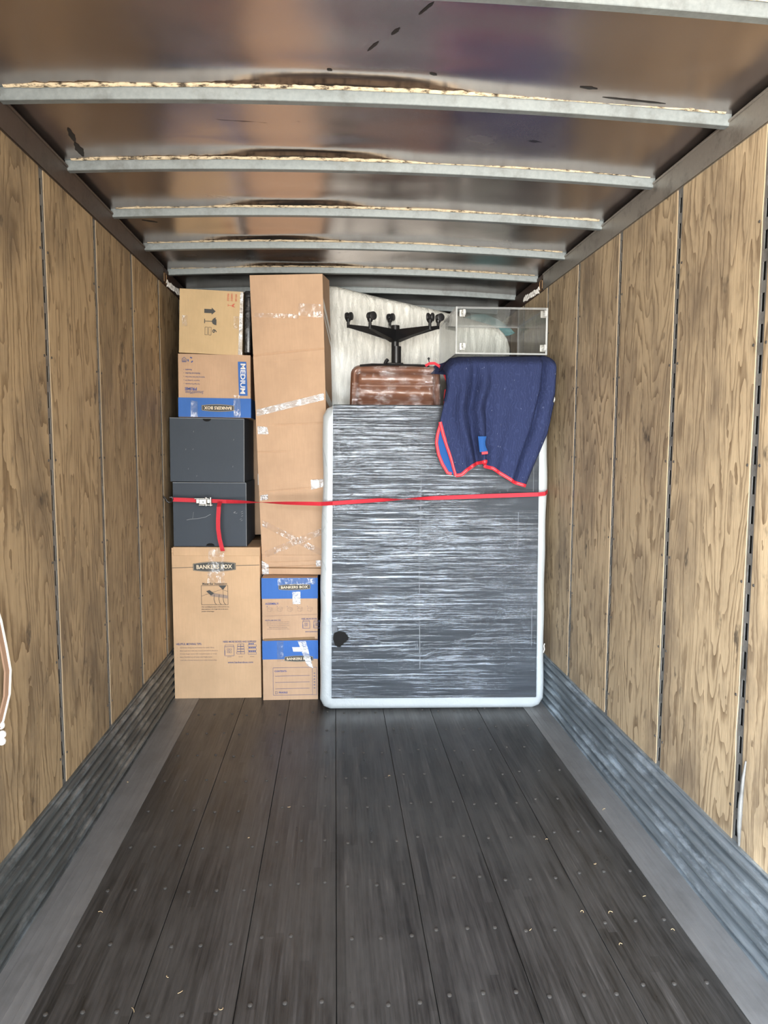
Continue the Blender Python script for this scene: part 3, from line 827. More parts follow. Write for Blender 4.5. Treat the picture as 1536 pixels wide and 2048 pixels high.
strip_(t, 'packing_tape', [(U(.03), .172 * h), (U(.95), .060 * h), (U(.95), .084 * h), (U(.03), .196 * h)], 'tape', y)
strip_(t, 'packing_tape', [(U(.05), .060 * h), (U(.95), .148 * h), (U(.95), .172 * h), (U(.05), .084 * h)], 'tape', y - .001)
strip_(t, 'packing_tape', [(U(.02), .262 * h), (U(.13), .266 * h), (U(.13), .284 * h), (U(.02), .280 * h)], 'tape_w', y)
strip_(t, 'shipping_label', [(U(.76), .299 * h), (U(.97), .311 * h), (U(.97), .336 * h), (U(.76), .333 * h)], 'tape_w', y)
b = MB(); b.poly([(U(.78), .309 * h), (U(.88), .312 * h), (U(.88), .332 * h), (U(.78), .331 * h)], 'label', y - .003); b.build('white_sticker', t)
strip_(t, 'packing_tape', [(U(.80), .030 * h), (U(.97), .034 * h), (U(.97), .055 * h), (U(.80), .052 * h)], 'tape_w', y)
strip_(t, 'plastic_clump', [(U(.0), .002), (U(.10), .004), (U(.10), .07), (U(.0), .10)], 'tape_w', y - .002)
for (z0, z1, s0) in ((.895, .80, .030), (.865, .77, .016), (.60, .545, .034)):      # tape running round the right face
    b = MB(); b.bm.faces.new([b.bm.verts.new(q) for q in ((w / 2 + .002, -d / 2, z0 * h), (w / 2 + .002, d / 2, z1 * h), (w / 2 + .002, d / 2, (z1 + s0) * h), (w / 2 + .002, -d / 2, (z0 + s0) * h))]).material_index = b.mi('label')
    b.build('side_tape', t)
b = MB(); b.box(-w / 2 - .004, w / 2, -d / 2 - .010, -d / 2 + .01, .002, .046, 'card2', .004, 2); b.box(-w / 2 + .01, w / 2 - .01, -d / 2 - .012, -d / 2 + .002, .046, .05, 'card_dk', .001, 1)
b.build('bottom_flap', t)

# two blue banded cartons under it
def blue_box(z, h, lab, seed):
    w, d = .372, .42
    t = thing('moving_box', lab, 'box', (.632 + w / 2, 4.775 + d / 2, z), (0, 0, R(-.5)), None)
    return t, w, d, h
t, w, d, h = blue_box(0, .4145, 'blue banded carton on the floor, lowest beside the mattress, with a blank contents form', 51)
carton(t, 'carton_body', w, d, h, 'card2', seed=51, band=(h - .130, h - .001, 'blue'))
b, y = prints(t, d); y -= .002
X = lambda px: (px - 525) / 110 * .378 - w / 2
Z = lambda py: (1404 - py) / 121 * h
logo(b, X(596), Z(1320), .195, .043, y)
b.poly([(X(583), Z(1296.5)), (X(609), Z(1296.5)), (X(614), Z(1300)), (X(612), Z(1306)), (X(585), Z(1305.5))], 'label', y)
x0, x1, z0, z1 = X(545), X(631), Z(1394), Z(1338)
b.line([(x0, z0), (x1, z0), (x1, z1), (x0, z1)], .0018, 'ink', y, True); b.line([(X(622.5), z0), (X(622.5), z1)], .0018, 'ink', y)
b.text('CONTENTS:', X(560), Z(1345), .082, .013, 'inkblue', y)
for q in (1355, 1368, 1381): b.line([(X(549), Z(q)), (X(617), Z(q - .5))], .002, 'ink', y)
b.line([(X(549), Z(1391)), (X(553), Z(1391)), (X(553), Z(1386.5)), (X(549), Z(1386.5))], .0016, 'ink', y, True); b.text('FRAGILE', X(564.5), Z(1388.5), .058, .012, 'inkblue', y)
for i in range(6): b.line([(X(625), Z(1350 + 6 * i)), (X(628), Z(1350 + 6 * i))], .005, 'ink', y)
b.build('printed_markings', t)
strip_(t, 'packing_tape', [(X(553), .27), (X(566), .27), (X(566), h - .004), (X(553), h - .004)], 'tape', y - .002)
strip_(t, 'packing_tape', [(X(612), .24), (X(624), .22), (X(610), h - .004), (X(594), h - .004)], 'tape_w', y - .002)
t, w, d, h = blue_box(.4205, .424, 'blue banded carton with assembly drawings, between the tall carton and the lowest one', 61)
carton(t, 'carton_body', w, d, h, 'card2', seed=61, band=(h - .142, h - .001, 'blue'), crease=[(.0, 0, 1, 0, .003)])
b, y = prints(t, d); y -= .002
Z = lambda py: (1280 - py) / 124.5 * h
logo(b, X(588.5), Z(1174), .215, .042, y, R(1))
b.text('ASSEMBLY:', X(544.5), Z(1207), .092, .0135, 'inkblue', y)
for i in range(5):
    cx, cz = X(540 + 19.6 * i), Z(1218.5); q = .016
    sk = [(.0, 0), (.004, .003), (.003, -.002), (0, .004), (0, 0)][i]
    b.line([(cx - q, cz - q * .7), (cx + q * .3, cz - q), (cx + q, cz - q * .4), (cx + q + sk[0], cz + q * .6 + sk[1]), (cx - q * .2, cz + q), (cx - q, cz + q * .4)], .0013, 'ink_l', y, True)
    b.line([(cx - q, cz + q * .4), (cx + q * .4, cz + q * .1), (cx + q, cz + q * .6)], .0013, 'ink_l', y); b.line([(cx + q * .4, cz + q * .1), (cx + q * .3, cz - q)], .0013, 'ink_l', y)
    b.text(str(i + 1), cx - q * 1.1, cz + q * 1.2, .004, .007, 'ink', y)
b.line([(X(531), Z(1232)), (X(634), Z(1229))], .0016, 'ink_l', y)
b.text('HELPFUL MOVING TIPS:', X(546), Z(1240.5), .105, .008, 'ink', y)
for i in range(5): b.text(('Seal boxes along top and bottom for easier lifting', 'Mark each box with the room it should be placed', 'Protect fragile items with crumpled paper wraps', 'Mark FRAGILE on all boxes', 'Load side of boxes facing forward when')[i], X(534) + .075, Z(1244 + 3.6 * i), .15 - (.03 if i == 3 else 0), .006, 'ink_l', y)
b.text('NEED MORE BOXES', X(617), Z(1238), .105, .009, 'ink', y)
icon_box(X(611), Z(1250.5), .024, y); icon_box(X(632), Z(1250.5), .022, y)
b.text('www.bankersbox', X(621), Z(1264), .085, .009, 'ink', y)
b.build('printed_markings', t)
strip_(t, 'white_tape_tab', [(X(585), Z(1208)), (X(600), Z(1208)), (X(600), Z(1183)), (X(584), Z(1183))], 'tape_w', y - .003)
strip_(t, 'packing_tape', [(X(556), Z(1170)), (X(630), Z(1168)), (X(630), h - .002), (X(556), h - .002)], 'tape', y - .003)
b = MB(); b.box(-w / 2 + .01, w / 2 - .02, -d / 2 - .006, -d / 2 + .004, -.004, .012, 'card_dk', .002, 1, Matrix.Rotation(R(-1.5), 4, 'Y')); b.build('torn_flap', t)

# carton glimpsed between the stacks
t = thing('cardboard_box', 'cardboard carton glimpsed in the gap between black boxes and tall carton', 'box', (.575, 5.56, 1.06))
carton(t, 'carton_body', .20, .30, .90, 'card2', seed=71)
b = MB(); b.poly([(-.03, .375), (.02, .375), (.02, .46), (-.03, .46)], 'label', -.154); b.text('CS5', -.004, .418, .06, .03, 'inkblue', -.155, -PI / 2); b.build('address_sticker', t)
t = thing('cardboard_box', 'dark brown carton top behind the large tan carton, below the glimpsed carton', 'box', (.57, 5.43, 0))
carton(t, 'carton_body', .24, .34, 1.03, 'card_dk', seed=75)  # whole body in the darker cardboard colour
t = thing('metal_bracket', 'small pale metal edge beside the top carton near the roof', 'metal piece', (.52, 5.24, 2.60))
b = MB(); b.box(-.045, .045, -.004, .004, .175, .225, 'bow', .001, 1, Matrix.Rotation(R(18), 4, 'Y')); b.box(-.012, .012, -.004, .004, -.0, .19, 'hole'); b.build('plate', t)

# ------------------------------------------------------------------ mattresses
mw, mtk, mh = 1.462, .165, 1.985
MA = R(-2.3)
t = thing('mattress', 'plastic wrapped pale mattress standing on edge in front of the load behind the dark tabletop', 'mattress', (1.757, 4.530 + mtk / 2, 0), (0, 0, MA))
b = MB()
def mattress(b, w, h, dth, mat, seed, bulge=.0, rim=.042, cr=.075):
    n = 160; rings = []
    prof = [(0, 0), (.3, 0), (.6, 0), (.8, 0), (.92, 0)]
    outer = []
    for i in range(n):
        a_ = 2 * PI * i / n
        # rounded rectangle outline by arclength-ish param
        c, s_ = math.cos(a_), math.sin(a_)
        sc = 1 / max(abs(c) / (w / 2), abs(s_) / (h / 2)); x, z = c * sc, s_ * sc
        hx, hz = w / 2 - cr, h / 2 - cr
        if abs(x) > hx and abs(z) > hz:
            dx, dz = abs(x) - hx, abs(z) - hz; L_ = math.hypot(dx, dz); x = math.copysign(hx + dx / L_ * cr, x); z = math.copysign(hz + dz / L_ * cr, z)
        outer.append((x, z))
    def ring(inset, y, nzk=1):
        r = []
        for x, z in outer:
            L_ = max(abs(x) / (w / 2), abs(z) / (h / 2)); fx = (w / 2 - inset) / (w / 2); fz = (h / 2 - inset) / (h / 2)
            q = .004 * nz(x * 6 + seed, z * 6, y * 9) * nzk
            r.append(b.bm.verts.new((x * fx * (1 + q / 2), y + q, h / 2 + z * fz * (1 + q / 3))))
        return r
    h2 = dth / 2
    for ins, y in ((.35, -h2), (.2, -h2), (.10, -h2), (rim, -h2 + .001)): rings.append(ring(ins, y))
    for k in range(1, 8):
        a_ = PI / 2 * k / 7; rings.append(ring(rim * (1 - math.sin(a_)), -h2 + rim * (1 - math.cos(a_))))
    rings.append(ring(-.002, 0))
    for k in range(6, -1, -1):
        a_ = PI / 2 * k / 7; rings.append(ring(rim * (1 - math.sin(a_)), h2 - rim * (1 - math.cos(a_))))
    rings.append(ring(.2, h2)); ki = b.mi(mat)
    for p, q in zip(rings[:-1], rings[1:]):
        for i in range(n): b.bm.faces.new((p[i], p[(i + 1) % n], q[(i + 1) % n], q[i])).material_index = ki
    b.bm.faces.new(rings[0][::-1]).material_index = ki; b.bm.faces.new(rings[-1]).material_index = ki
mattress(b, mw, mh, mtk, 'mat', 2)
for v in b.bm.verts:
    # the lower end stands a little wider, as in the photo
    tt = 1 - v.co.z / mh; v.co.x *= 1 + .016 * (tt - .5) * 2 ; v.co.x += -.010 * tt + .012
    v.co.x += (.010 * nz(v.co.z * 3, 5) if abs(v.co.x) > mw / 2 - .05 else 0)
mo = b.build('mattress_body', t, smooth=True)
b = MB()
b.tube([(mw / 2 + .018, -.01, .36), (mw / 2 + .024, -.02, .385), (mw / 2 + .020, -.02, .41), (mw / 2 + .024, -.02, .425)], .0035, 'rope', 6)
for (x_, z_, x2, z2) in ((-.71, 1.72, -.685, 1.60), (-.715, 1.30, -.68, 1.24), (-.69, 1.24, -.715, 1.18), (-.72, 1.0, -.69, .93), (-.72, .8, -.70, .76)):
    b.tube([(x_, -mtk / 2 + .012, z_), ((x_ + x2) / 2 + .004, -mtk / 2 + .002, (z_ + z2) / 2), (x2, -mtk / 2 + .0, z2)], .0011, 'chalk', 5)
b.build('plastic_wrinkle', t, smooth=True)

b = MB(); mattress(b, 1.42, 1.90, .17, 'mat2', 7, rim=.05, cr=.13)
for v in b.bm.verts:
    # the mattress sags towards the right wall
    v.co.y += .014 * nz(v.co.x * 5, v.co.z * 3, 3)
    v.co.z += -.20 * v.co.x - .07 * v.co.x ** 2 * (1 if v.co.x > 0 else -.4)
b = b.build('mattress_body', None, smooth=True)
t2 = thing('mattress', 'crinkled off-white wrapped mattress with a sloping top edge behind the upturned chair', 'mattress', (1.718, 5.385, .862))
b.parent = t2

# dark wrapped table top strapped against the mattress
pw, ph = 1.325, 1.892
t = thing('tabletop', 'dark charcoal tabletop sheathed in shiny stretch film, upright against the front mattress', 'tabletop', (1.768, 4.497, .095), (0, 0, R(-2.3)))
b = MB(); b.box(-pw / 2, pw / 2, -.012, .014, 0, ph, 'panel', .006, 2)
for v in b.bm.verts:
    tt = 1 - v.co.z / ph; v.co.x += (-.016 * tt + .006 if v.co.x < 0 else .022 * tt - .018)
b.build('board', t)
b = MB(); b.box(-pw / 2 + .004 - .012, pw / 2 - .004, -.0145, -.012, .004, .018, 'panel_edge'); b.build('lower_rim', t)
b = MB()
def film(u, v):
    x = -pw / 2 - .004 + u * (pw + .008); z = v * ph
    tt = 1 - v; x += (-.016 * tt + .006) * (1 - u) + (.022 * tt - .018) * u
    y = -.017 - .004 * abs(nz(x * .9, z * 26, 1)) - .004 * abs(nz(x * 2.4, z * 11, 5)) - .003 * max(0, nz(x * 7, z * 5, 8))
    if v > .997: y = -.005
    return (x, y, z + .001 * nz(x * 5, z * 5))
b.grid(film, 90, 300, 'film')
b.build('stretch_film', t, smooth=True, recalc=False)
b = MB()
b.poly([(-.645, .355), (-.66, .40), (-.655, .44), (-.625, .452), (-.585, .445), (-.555, .405), (-.60, .36), (-.617, .345)], 'hole', -.0275)
b.build('torn_hole', t)
b = MB()
for (x_, z_) in ((-.62, 1.80), (.61, 1.60), (.62, .60)):
    b.line([(x_, z_), (x_ + .002, z_ - .25)], .0012, 'chalk', -.026)
for (pts) in ([(-.10, 1.5), (-.11, .9), (-.10, .2)], [(.52, 1.22), (.52, .98)]):
    b.line(pts, .0016, 'chalk', -.026)
b.build('film_seam', t)

# ------------------------------------------------------------------ upturned office chair
t = thing('office_chair', 'brown leather office chair turned upside down, black five-wheeled base in the air', 'chair', (1.53, 4.88, 1.50))
ox, oy, oz = 1.53, 5.02, 1.50
def cushion(b, w, h, dth, mat):
    """back cushion seen from its padded side: rolled border with sunken tufted middle"""
    nu, nv = 64, 72
    def f(u, v):
        x = (u - .5) * w; z = (v - .5) * h
        du = min(u, 1 - u) * w; dv = min(v, 1 - v) * h; e = min(du, dv)
        # rounded outline
        cr = .06
        hx, hz = w / 2 - cr, h / 2 - cr
        if abs(x) > hx and abs(z) > hz:
            dx, dz = abs(x) - hx, abs(z) - hz; m_ = max(dx, dz); L_ = math.hypot(dx, dz)
            if L_ > 0: k_ = m_ / L_; x = math.copysign(hx + dx * k_, x); z = math.copysign(hz + dz * k_, z)
        y = 0
        if e < .055: y = -dth / 2 * math.sin(PI * min(1, e / .055)) ** .6 * 1.0 if e > 0 else 0
        if e >= .05:
            mid = min(1, (e - .05) / .012)
            tuft = abs(math.sin(PI * (z / .088)))
            y = -dth * .12 * (1 - mid) - mid * dth * (.10 + .42 * tuft ** .6)
        y += .004 * nz(x * 14, z * 14, 2)
        return (x, y, z)
    b.grid(f, nu, nv, mat)
    b.grid(lambda u, v: (f(u, v)[0], .03, f(u, v)[2]), 16, 16, mat)
    vs = b.bm.verts
b = MB(); cushion(b, .64, .62, .11, 'leather')
o = b.build('backrest', t, smooth=True, recalc=False); o.location = (0, -.045, .455); o.rotation_euler = (R(3), 0, 0)
for v in o.data.vertices: v.co.x *= 1 - .07 * (v.co.z + .31) / .62
fl = MB()
fl.grid(lambda u, v: ((u - .5) * .61 * (1 - .05 * v), -.068 - .010 * abs(nz(u * 6, v * 7, 3)), (v - .5) * .60), 40, 40, 'chairfilm')
f2 = fl.build('plastic_film', o, smooth=True, recalc=False)
b = MB(); b.box(-.29, .29, .03, .36, .65, .745, 'leather', .035, 4); b.build('seat', t, smooth=True)
b = MB()
b.box(-.10, .10, .02, .22, .745, .765, 'plastic', .004, 2); b.box(-.055, .055, -.02, .16, .76, .79, 'plastic', .006, 2)
b.tube([(-.24, -.10, .757), (-.16, -.08, .767), (-.05, -.03, .772), (.05, -.03, .772), (.15, -.07, .762), (.22, -.10, .752)], .0085, 'plastic', 8)
b.tube([(-.07, 0, .775), (-.06, -.01, .80), (-.05, -.005, .81)], .012, 'plastic', 8)
b.build('tilt_mechanism', t, smooth=True)
b = MB(); b.tube([(.05, -.02, .778), (.15, -.04, .775), (.226, -.05, .770), (.226, -.05, .79), (.222, -.05, .808)], .0035, 'plastic', 8)
b.tube([(.222, -.05, .806), (.222, -.05, .811), (.222, -.05, .818), (.222, -.05, .823)], [.003, .008, .008, .003], 'plastic', 10); b.build('adjust_lever', t, smooth=True)
b = MB(); cxx, cyy = .012, .05
b.tube([(cxx, cyy, .775), (cxx, cyy, .905)], .034, 'plastic', 20); b.tube([(cxx - .008, cyy, .89), (cxx - .008, cyy, .985)], .026, 'plastic', 20)
b.tube([(cxx - .008, cyy, .955), (cxx - .008, cyy, 1.045)], [.034, .030], 'plastic', 20); b.build('gas_column', t, smooth=True)
caster0 = None
for k, ang in enumerate((164, 236, 308, 20, 92)):
    a_ = R(ang); dx, dy = math.cos(a_), math.sin(a_); L_ = .33; tl = .055 * dy
    b = MB(); n = 12; rows = []
    for i in range(n + 1):
        q = i / n; rr = .02 + q * (L_ - .02); zc = .975 + (.062 + tl) * q ** .9 ; hh = .040 * (1 - q) + .011 * q; ww = .030 * (1 - q) + .014 * q
        p = Vector((cxx - .008 + dx * rr, cyy + dy * rr, 0)); sd = Vector((-dy, dx, 0)) * ww
        rows.append([b.bm.verts.new(c_) for c_ in (p + sd + Vector((0, 0, zc - hh)), p + sd * .6 + Vector((0, 0, zc + hh)), p - sd * .6 + Vector((0, 0, zc + hh)), p - sd + Vector((0, 0, zc - hh)))])
    ki = b.mi('plastic')
    for a2, c2 in zip(rows[:-1], rows[1:]):
        for j in range(4): b.bm.faces.new((a2[j], a2[(j + 1) % 4], c2[(j + 1) % 4], c2[j])).material_index = ki
    b.bm.faces.new(rows[-1]).material_index = ki; b.bm.faces.new(rows[0]).material_index = ki
    leg = b.build('base_leg', t)
    c = MB()
    c.tube([(0, 0, -.012), (0, 0, .036)], .010, 'plastic', 12)
    c.tube([(0, 0, .030), (0, 0, .045), (.004, 0, .062)], [.013, .020, .016], 'plastic', 12)
    for sgn in (-1, 1): c.tube([(.012, sgn * .006, .068), (.012, sgn * .009, .068), (.012, sgn * .021, .068), (.012, sgn * .024, .068)], [.022, .027, .027, .021], 'wheel', 22)
    c.box(-.014, .03, -.006, .006, .045, .085, 'plastic', .004, 1)
    co = c.build('caster', leg, smooth=True)
    co.location = (cxx - .008 + dx * L_, cyy + dy * L_, 1.037 + tl); co.rotation_euler = (0, 0, R((60, 35, 70, 20, 50)[k]))

# ------------------------------------------------------------------ acrylic carts
def cart(loc, w, h, d, lab, full=True):
    t = thing('acrylic_cart', lab, 'cart', loc)
    th = .010
    def sheet(name, x0, x1, y0, y1, z0, z1):
        b = MB(); b.box(x0, x1, y0, y1, z0, z1, 'acryl')
        dims = sorted(((x1 - x0), (y1 - y0), (z1 - z0)))
        for f in b.bm.faces:
            if f.calc_area() < dims[0] * dims[2] * 1.01: f.material_index = b.mi('acredge')
        return b.build(name, t)
    sheet('base_sheet', -w / 2, w / 2, 0, th, 0, h)
    sheet('side_sheet', -w / 2, -w / 2 + th, th, d, 0, h); sheet('side_sheet', w / 2 - th, w / 2, th, d, 0, h)
    if full:
        sheet('shelf_sheet', -w / 2 + th, w / 2 - th, th, d, h - th, h)
        sheet('shelf_sheet', -w / 2 + th, w / 2 - th, th, d, 0, th)
        sheet('shelf_sheet', -w / 2 + th, w / 2 - th, d - th, d, th, h - th)
    for cx_, cz_ in ((-w / 2 + .042, .045), (-w / 2 + .040, h - .042), (w / 2 - .030, .040), (w / 2 - .030, h - .042)):
        b = MB()
        b.box(-.020, .016, -.004, 0, -.022, .022, 'steel', .002, 1)
        b.tube([(0, -.002, 0), (0, -.020, 0)], .006, 'steel', 10)
        b.tube([(.004, -.024, .012), (.004, -.034, .012)], .008, 'steel', 10)
        b.tube([(-.006, -.038, 0), (-.004, -.038, 0), (.010, -.038, 0), (.012, -.038, 0)], [.015, .019, .019, .015], 'acredge', 18)
        b.tube([(-.008, -.038, 0), (.014, -.038, 0)], .006, 'steel', 10)
        b.box(-.009, .013, -.030, -.016, -.010, .012, 'steel', .003, 1)
        c = b.build('caster', t, smooth=True); c.location = (cx_, 0, cz_)
    return t
cart((2.166, 4.48, 2.304), .582, .290, .72, 'clear acrylic cart lying on its back above the blue blanket, four small casters facing out')
t = thing('acrylic_cart', 'acrylic cart almost hidden by the blue blanket, one caster showing at its right edge', 'cart', (2.16, 4.52, 1.99))
b = MB(); b.box(-.29, .31, 0, .01, 0, .295, 'acryl'); b.box(-.29, -.28, .01, .6, 0, .295, 'acryl'); b.box(.30, .31, .01, .6, 0, .295, 'acryl'); b.build('acrylic_body', t)
b = MB(); b.tube([(.322, -.075, .035), (.338, -.075, .035)], .018, 'acredge', 18); b.tube([(.318, -.075, .035), (.342, -.075, .035)], .007, 'steel', 10); b.box(.295, .345, -.075, .0, .028, .045, 'steel', .002, 1); b.build('caster', t, smooth=True)

# things glimpsed through the clear cart
t = thing('fabric_bundle', 'teal folded fabric lying behind the sloping mattress near the roof', 'fabric', (2.32, 5.62, 2.56))
b = MB()
b.grid(lambda u, v: ((u - .5) * .42, -.03 - .05 * math.sin(PI * u) * math.sin(PI * v) + .01 * nz(u * 7, v * 4), .145 - .09 * u + (v - .5) * .13 * math.sin(PI * min(1, u * 1.02 + .0)) ** .7 + .02 * (1 - abs(2 * u - .8))), 30, 12, 'teal')
b.grid(lambda u, v: ((u - .5) * .42, .03, .145 - .09 * u + (v - .5) * .13 * math.sin(PI * min(1, u * 1.02)) ** .7 + .02 * (1 - abs(2 * u - .8))), 30, 12, 'teal')
b.build('folded_cloth', t, smooth=True)
t = thing('wrapped_bundle', 'dark grey bagged bundle seen through the clear cart beside the right wall', 'bundle', (2.33, 5.75, 1.9))
b = MB(); b.box(-.19, .19, -.12, .12, 0, .62, 'greybag', .05, 4)
bmesh.ops.subdivide_edges(b.bm, edges=b.bm.edges, cuts=3, use_grid_fill=True)
for v in b.bm.verts: v.co += Vector((nz(v.co.x * 9, v.co.z * 9), nz(v.co.z * 9, v.co.x * 9, 4), 0)) * .03
b.build('bag', t, smooth=True)
b = MB(); b.tube([(2.355, 5.42, 2.62), (2.368, 5.42, 2.60), (2.370, 5.42, 2.5), (2.362, 5.42, 2.36), (2.36, 5.42, 2.2)], .003, 'rope', 6)
tag(b.build('wire', smooth=True), 'thin pale wire hanging beside the sloping mattress behind the clear cart', 'wire')

# ------------------------------------------------------------------ moving blanket
t = thing('moving_blanket', 'navy quilted moving blanket with red binding draped over the tabletop corner', 'blanket', (2.13, 4.40, 1.48))
bx_, by_, bz_ = 2.13, 4.40, 1.48
def pl(pts, tt):
    ds = [0]
    for p, q in zip(pts[:-1], pts[1:]): ds.append(ds[-1] + math.dist(p, q))
    s_ = tt * ds[-1]
    for i in range(len(pts) - 1):
        if s_ <= ds[i + 1] or i == len(pts) - 2:
            k = (s_ - ds[i]) / (ds[i + 1] - ds[i]); return tuple(a_ + (c_ - a_) * k for a_, c_ in zip(pts[i], pts[i + 1]))
TOP = [(1.800, 2.215), (1.815, 2.245), (1.845, 2.278), (1.90, 2.288), (2.15, 2.292), (2.44, 2.300), (2.475, 2.288), (2.489, 2.257)]
BOT = [(1.866, 1.550), (1.90, 1.556), (1.961, 1.612), (2.046, 1.640), (2.048, 1.606), (2.09, 1.596), (2.151, 1.560), (2.24, 1.505), (2.302, 1.487)]
LEF = [(1.800, 2.215), (1.808, 2.09), (1.793, 2.013), (1.764, 1.875), (1.785, 1.80), (1.812, 1.72), (1.842, 1.63), (1.866, 1.550)]
RIG = [(2.489, 2.257), (2.482, 2.049), (2.431, 1.802), (2.365, 1.646), (2.302, 1.487)]
def coons(u, v):
    a_, c_ = pl(TOP, u), pl(BOT, u); l_, r2 = pl(LEF, v), pl(RIG, v)
    A, B_, C, D = TOP[0], TOP[-1], BOT[0], BOT[-1]
    return tuple((1 - v) * a_[i] + v * c_[i] + (1 - u) * l_[i] + u * r2[i] - ((1 - u) * (1 - v) * A[i] + u * (1 - v) * B_[i] + (1 - u) * v * C[i] + u * v * D[i]) for i in (0, 1))
def bl_y(u, v, x, z):
    f = 0
    for c0, c1, sg, am, v0 in ((.17, .22, .035, -.050, .1), (.265, .30, .028, .050, .0), (.345, .37, .03, -.040, .05), (.43, .46, .035, .034, .15), (.56, .55, .05, -.020, .3), (.70, .66, .04, .016, .4), (.865, .85, .014, .040, -.3), (.93, .95, .03, -.018, -.2)):
        cc = c0 + (c1 - c0) * v + .01 * nz(v * 3, c0 * 9)
        f += .8 * am * math.exp(-((u - cc) / (sg * 1.35)) ** 2) * max(0, min(1, (v - v0) * 3 + .2))
    f += .016 * nz(u * 5, v * 4, 3) + .007 * nz(u * 14, v * 7, 8)
    y = -.045 + f
    if v < .10: y += .16 * (1 - v / .10) ** 2.2 if True else 0
    if z < 1.99: y = max(-.13, min(y, -.0)) 
    edge = min(u, 1 - u)
    if edge < .05: y += .035 * (1 - edge / .05) ** 2 * (1 if z > 2.0 else .2)
    if z < 2.0: y = min(y, .04)
    return y + 0
def bl_f(u, v):
    x, z = coons(u, v); return (x - bx_, bl_y(u, v, x, z), z - bz_)
b = MB(); b.grid(bl_f, 90, 100, 'navy')
# the part that runs back over the lower cart
b.grid(lambda u, v: (bl_f(u, 0)[0], bl_f(u, 0)[1] + v * .45, bl_f(u, 0)[2] - .0 - .004 * v + (-.002 if v > 0 else 0)), 90, 10, 'navy')
o = b.build('quilted_cloth', t, smooth=True, recalc=False)
md = o.modifiers.new('th', 'SOLIDIFY'); md.thickness = .006; md.offset = 0
def binding(name, pts, hw=.010, mat='red', th=.008, stitch=True):
    b = MB(); P = [Vector(p) for p in pts]; ws = []
    for i in range(len(P)):
        d_ = (P[min(i + 1, len(P) - 1)] - P[max(i - 1, 0)]).normalized(); n_ = d_.cross(Vector((0, 1, 0))).normalized(); ws.append(n_ * hw)
    b.ribbon(P, ws, mat, th)
    if stitch:
        b.ribbon([p + Vector((0, -th / 2 - .0008, 0)) for p in P], [w_ * .10 for w_ in ws], 'redstitch', .0006)
    return b.build(name, t)
def follow(c0, c1, n, u_or_v, fixed):
    out = []
    for i in range(n + 1):
        q = c0 + (c1 - c0) * i / n
        p = bl_f(q, fixed) if u_or_v == 'u' else bl_f(fixed, q)
        out.append((p[0], p[1] - .004, p[2]))
    return out
binding('red_binding', follow(.0, .44, 30, 'u', 1.0))
binding('red_binding', follow(.45, 1.0, 36, 'u', 1.0))
binding('red_binding', follow(.50, 1.0, 30, 'v', .0))
lo = [(1.768, 1.86, .0), (1.752, 1.80), (1.746, 1.75), (1.760, 1.68), (1.785, 1.62), (1.818, 1.566), (1.842, 1.560)]
lo = [(p[0] - bx_, -.02, p[1] - bz_) for p in lo]
binding('red_binding', lo, .009)
b = MB()
Lp = [(p[0], p[2]) for p in lo]
b.grid(lambda u, v: (lambda a_, c_: (a_[0] + (c_[0] - a_[0]) * u, -.018, a_[1] + (c_[1] - a_[1]) * u))(pl(Lp, v), (pl(LEF[3:], v)[0] - bx_ + .01, pl(LEF[3:], v)[1] - bz_)), 6, 16, 'blueling')
b.build('blue_lining', t, recalc=False)
b = MB()     # tongue of lining showing through the slit
b.grid(lambda u, v: (1.985 - bx_ + u * (.052 - .012 * math.sin(v * PI)) + .012 * v, bl_f(.36, .93)[1] - .040 - .008 * math.sin(PI * u), 1.79 - bz_ - .095 * v), 8, 10, 'blueling')
b.build('blue_lining', t, smooth=True, recalc=False)
binding('red_binding', [(2.008 - bx_, bl_f(.36, .93)[1] - .045, 1.688 - bz_), (2.045 - bx_, bl_f(.36, .93)[1] - .045, 1.692 - bz_)], .008, 'red', .006)
b = MB()     # corner of the blanket reaching back over the chair, with its red edge
b.grid(lambda u, v: (1.78 - bx_ + .16 * u - .02 * v, .46 * (1 - u) * .85 - .04 * u, 2.262 - bz_ - .13 * v * (.4 + .6 * u) + .010 * math.sin(PI * u)), 16, 10, 'navy')
b.build('folded_corner', t, smooth=True, recalc=False)
lp = [(1.714, 2.252), (1.74, 2.268), (1.773, 2.270), (1.805, 2.252), (1.832, 2.220), (1.855, 2.165), (1.868, 2.112), (1.872, 2.06), (1.862, 2.012), (1.845, 2.002), (1.846, 2.05), (1.852, 2.10)]
binding('red_binding', [(p[0] - bx_, .30, p[1] - bz_) for p in lp], .0085, 'red', .006, False)

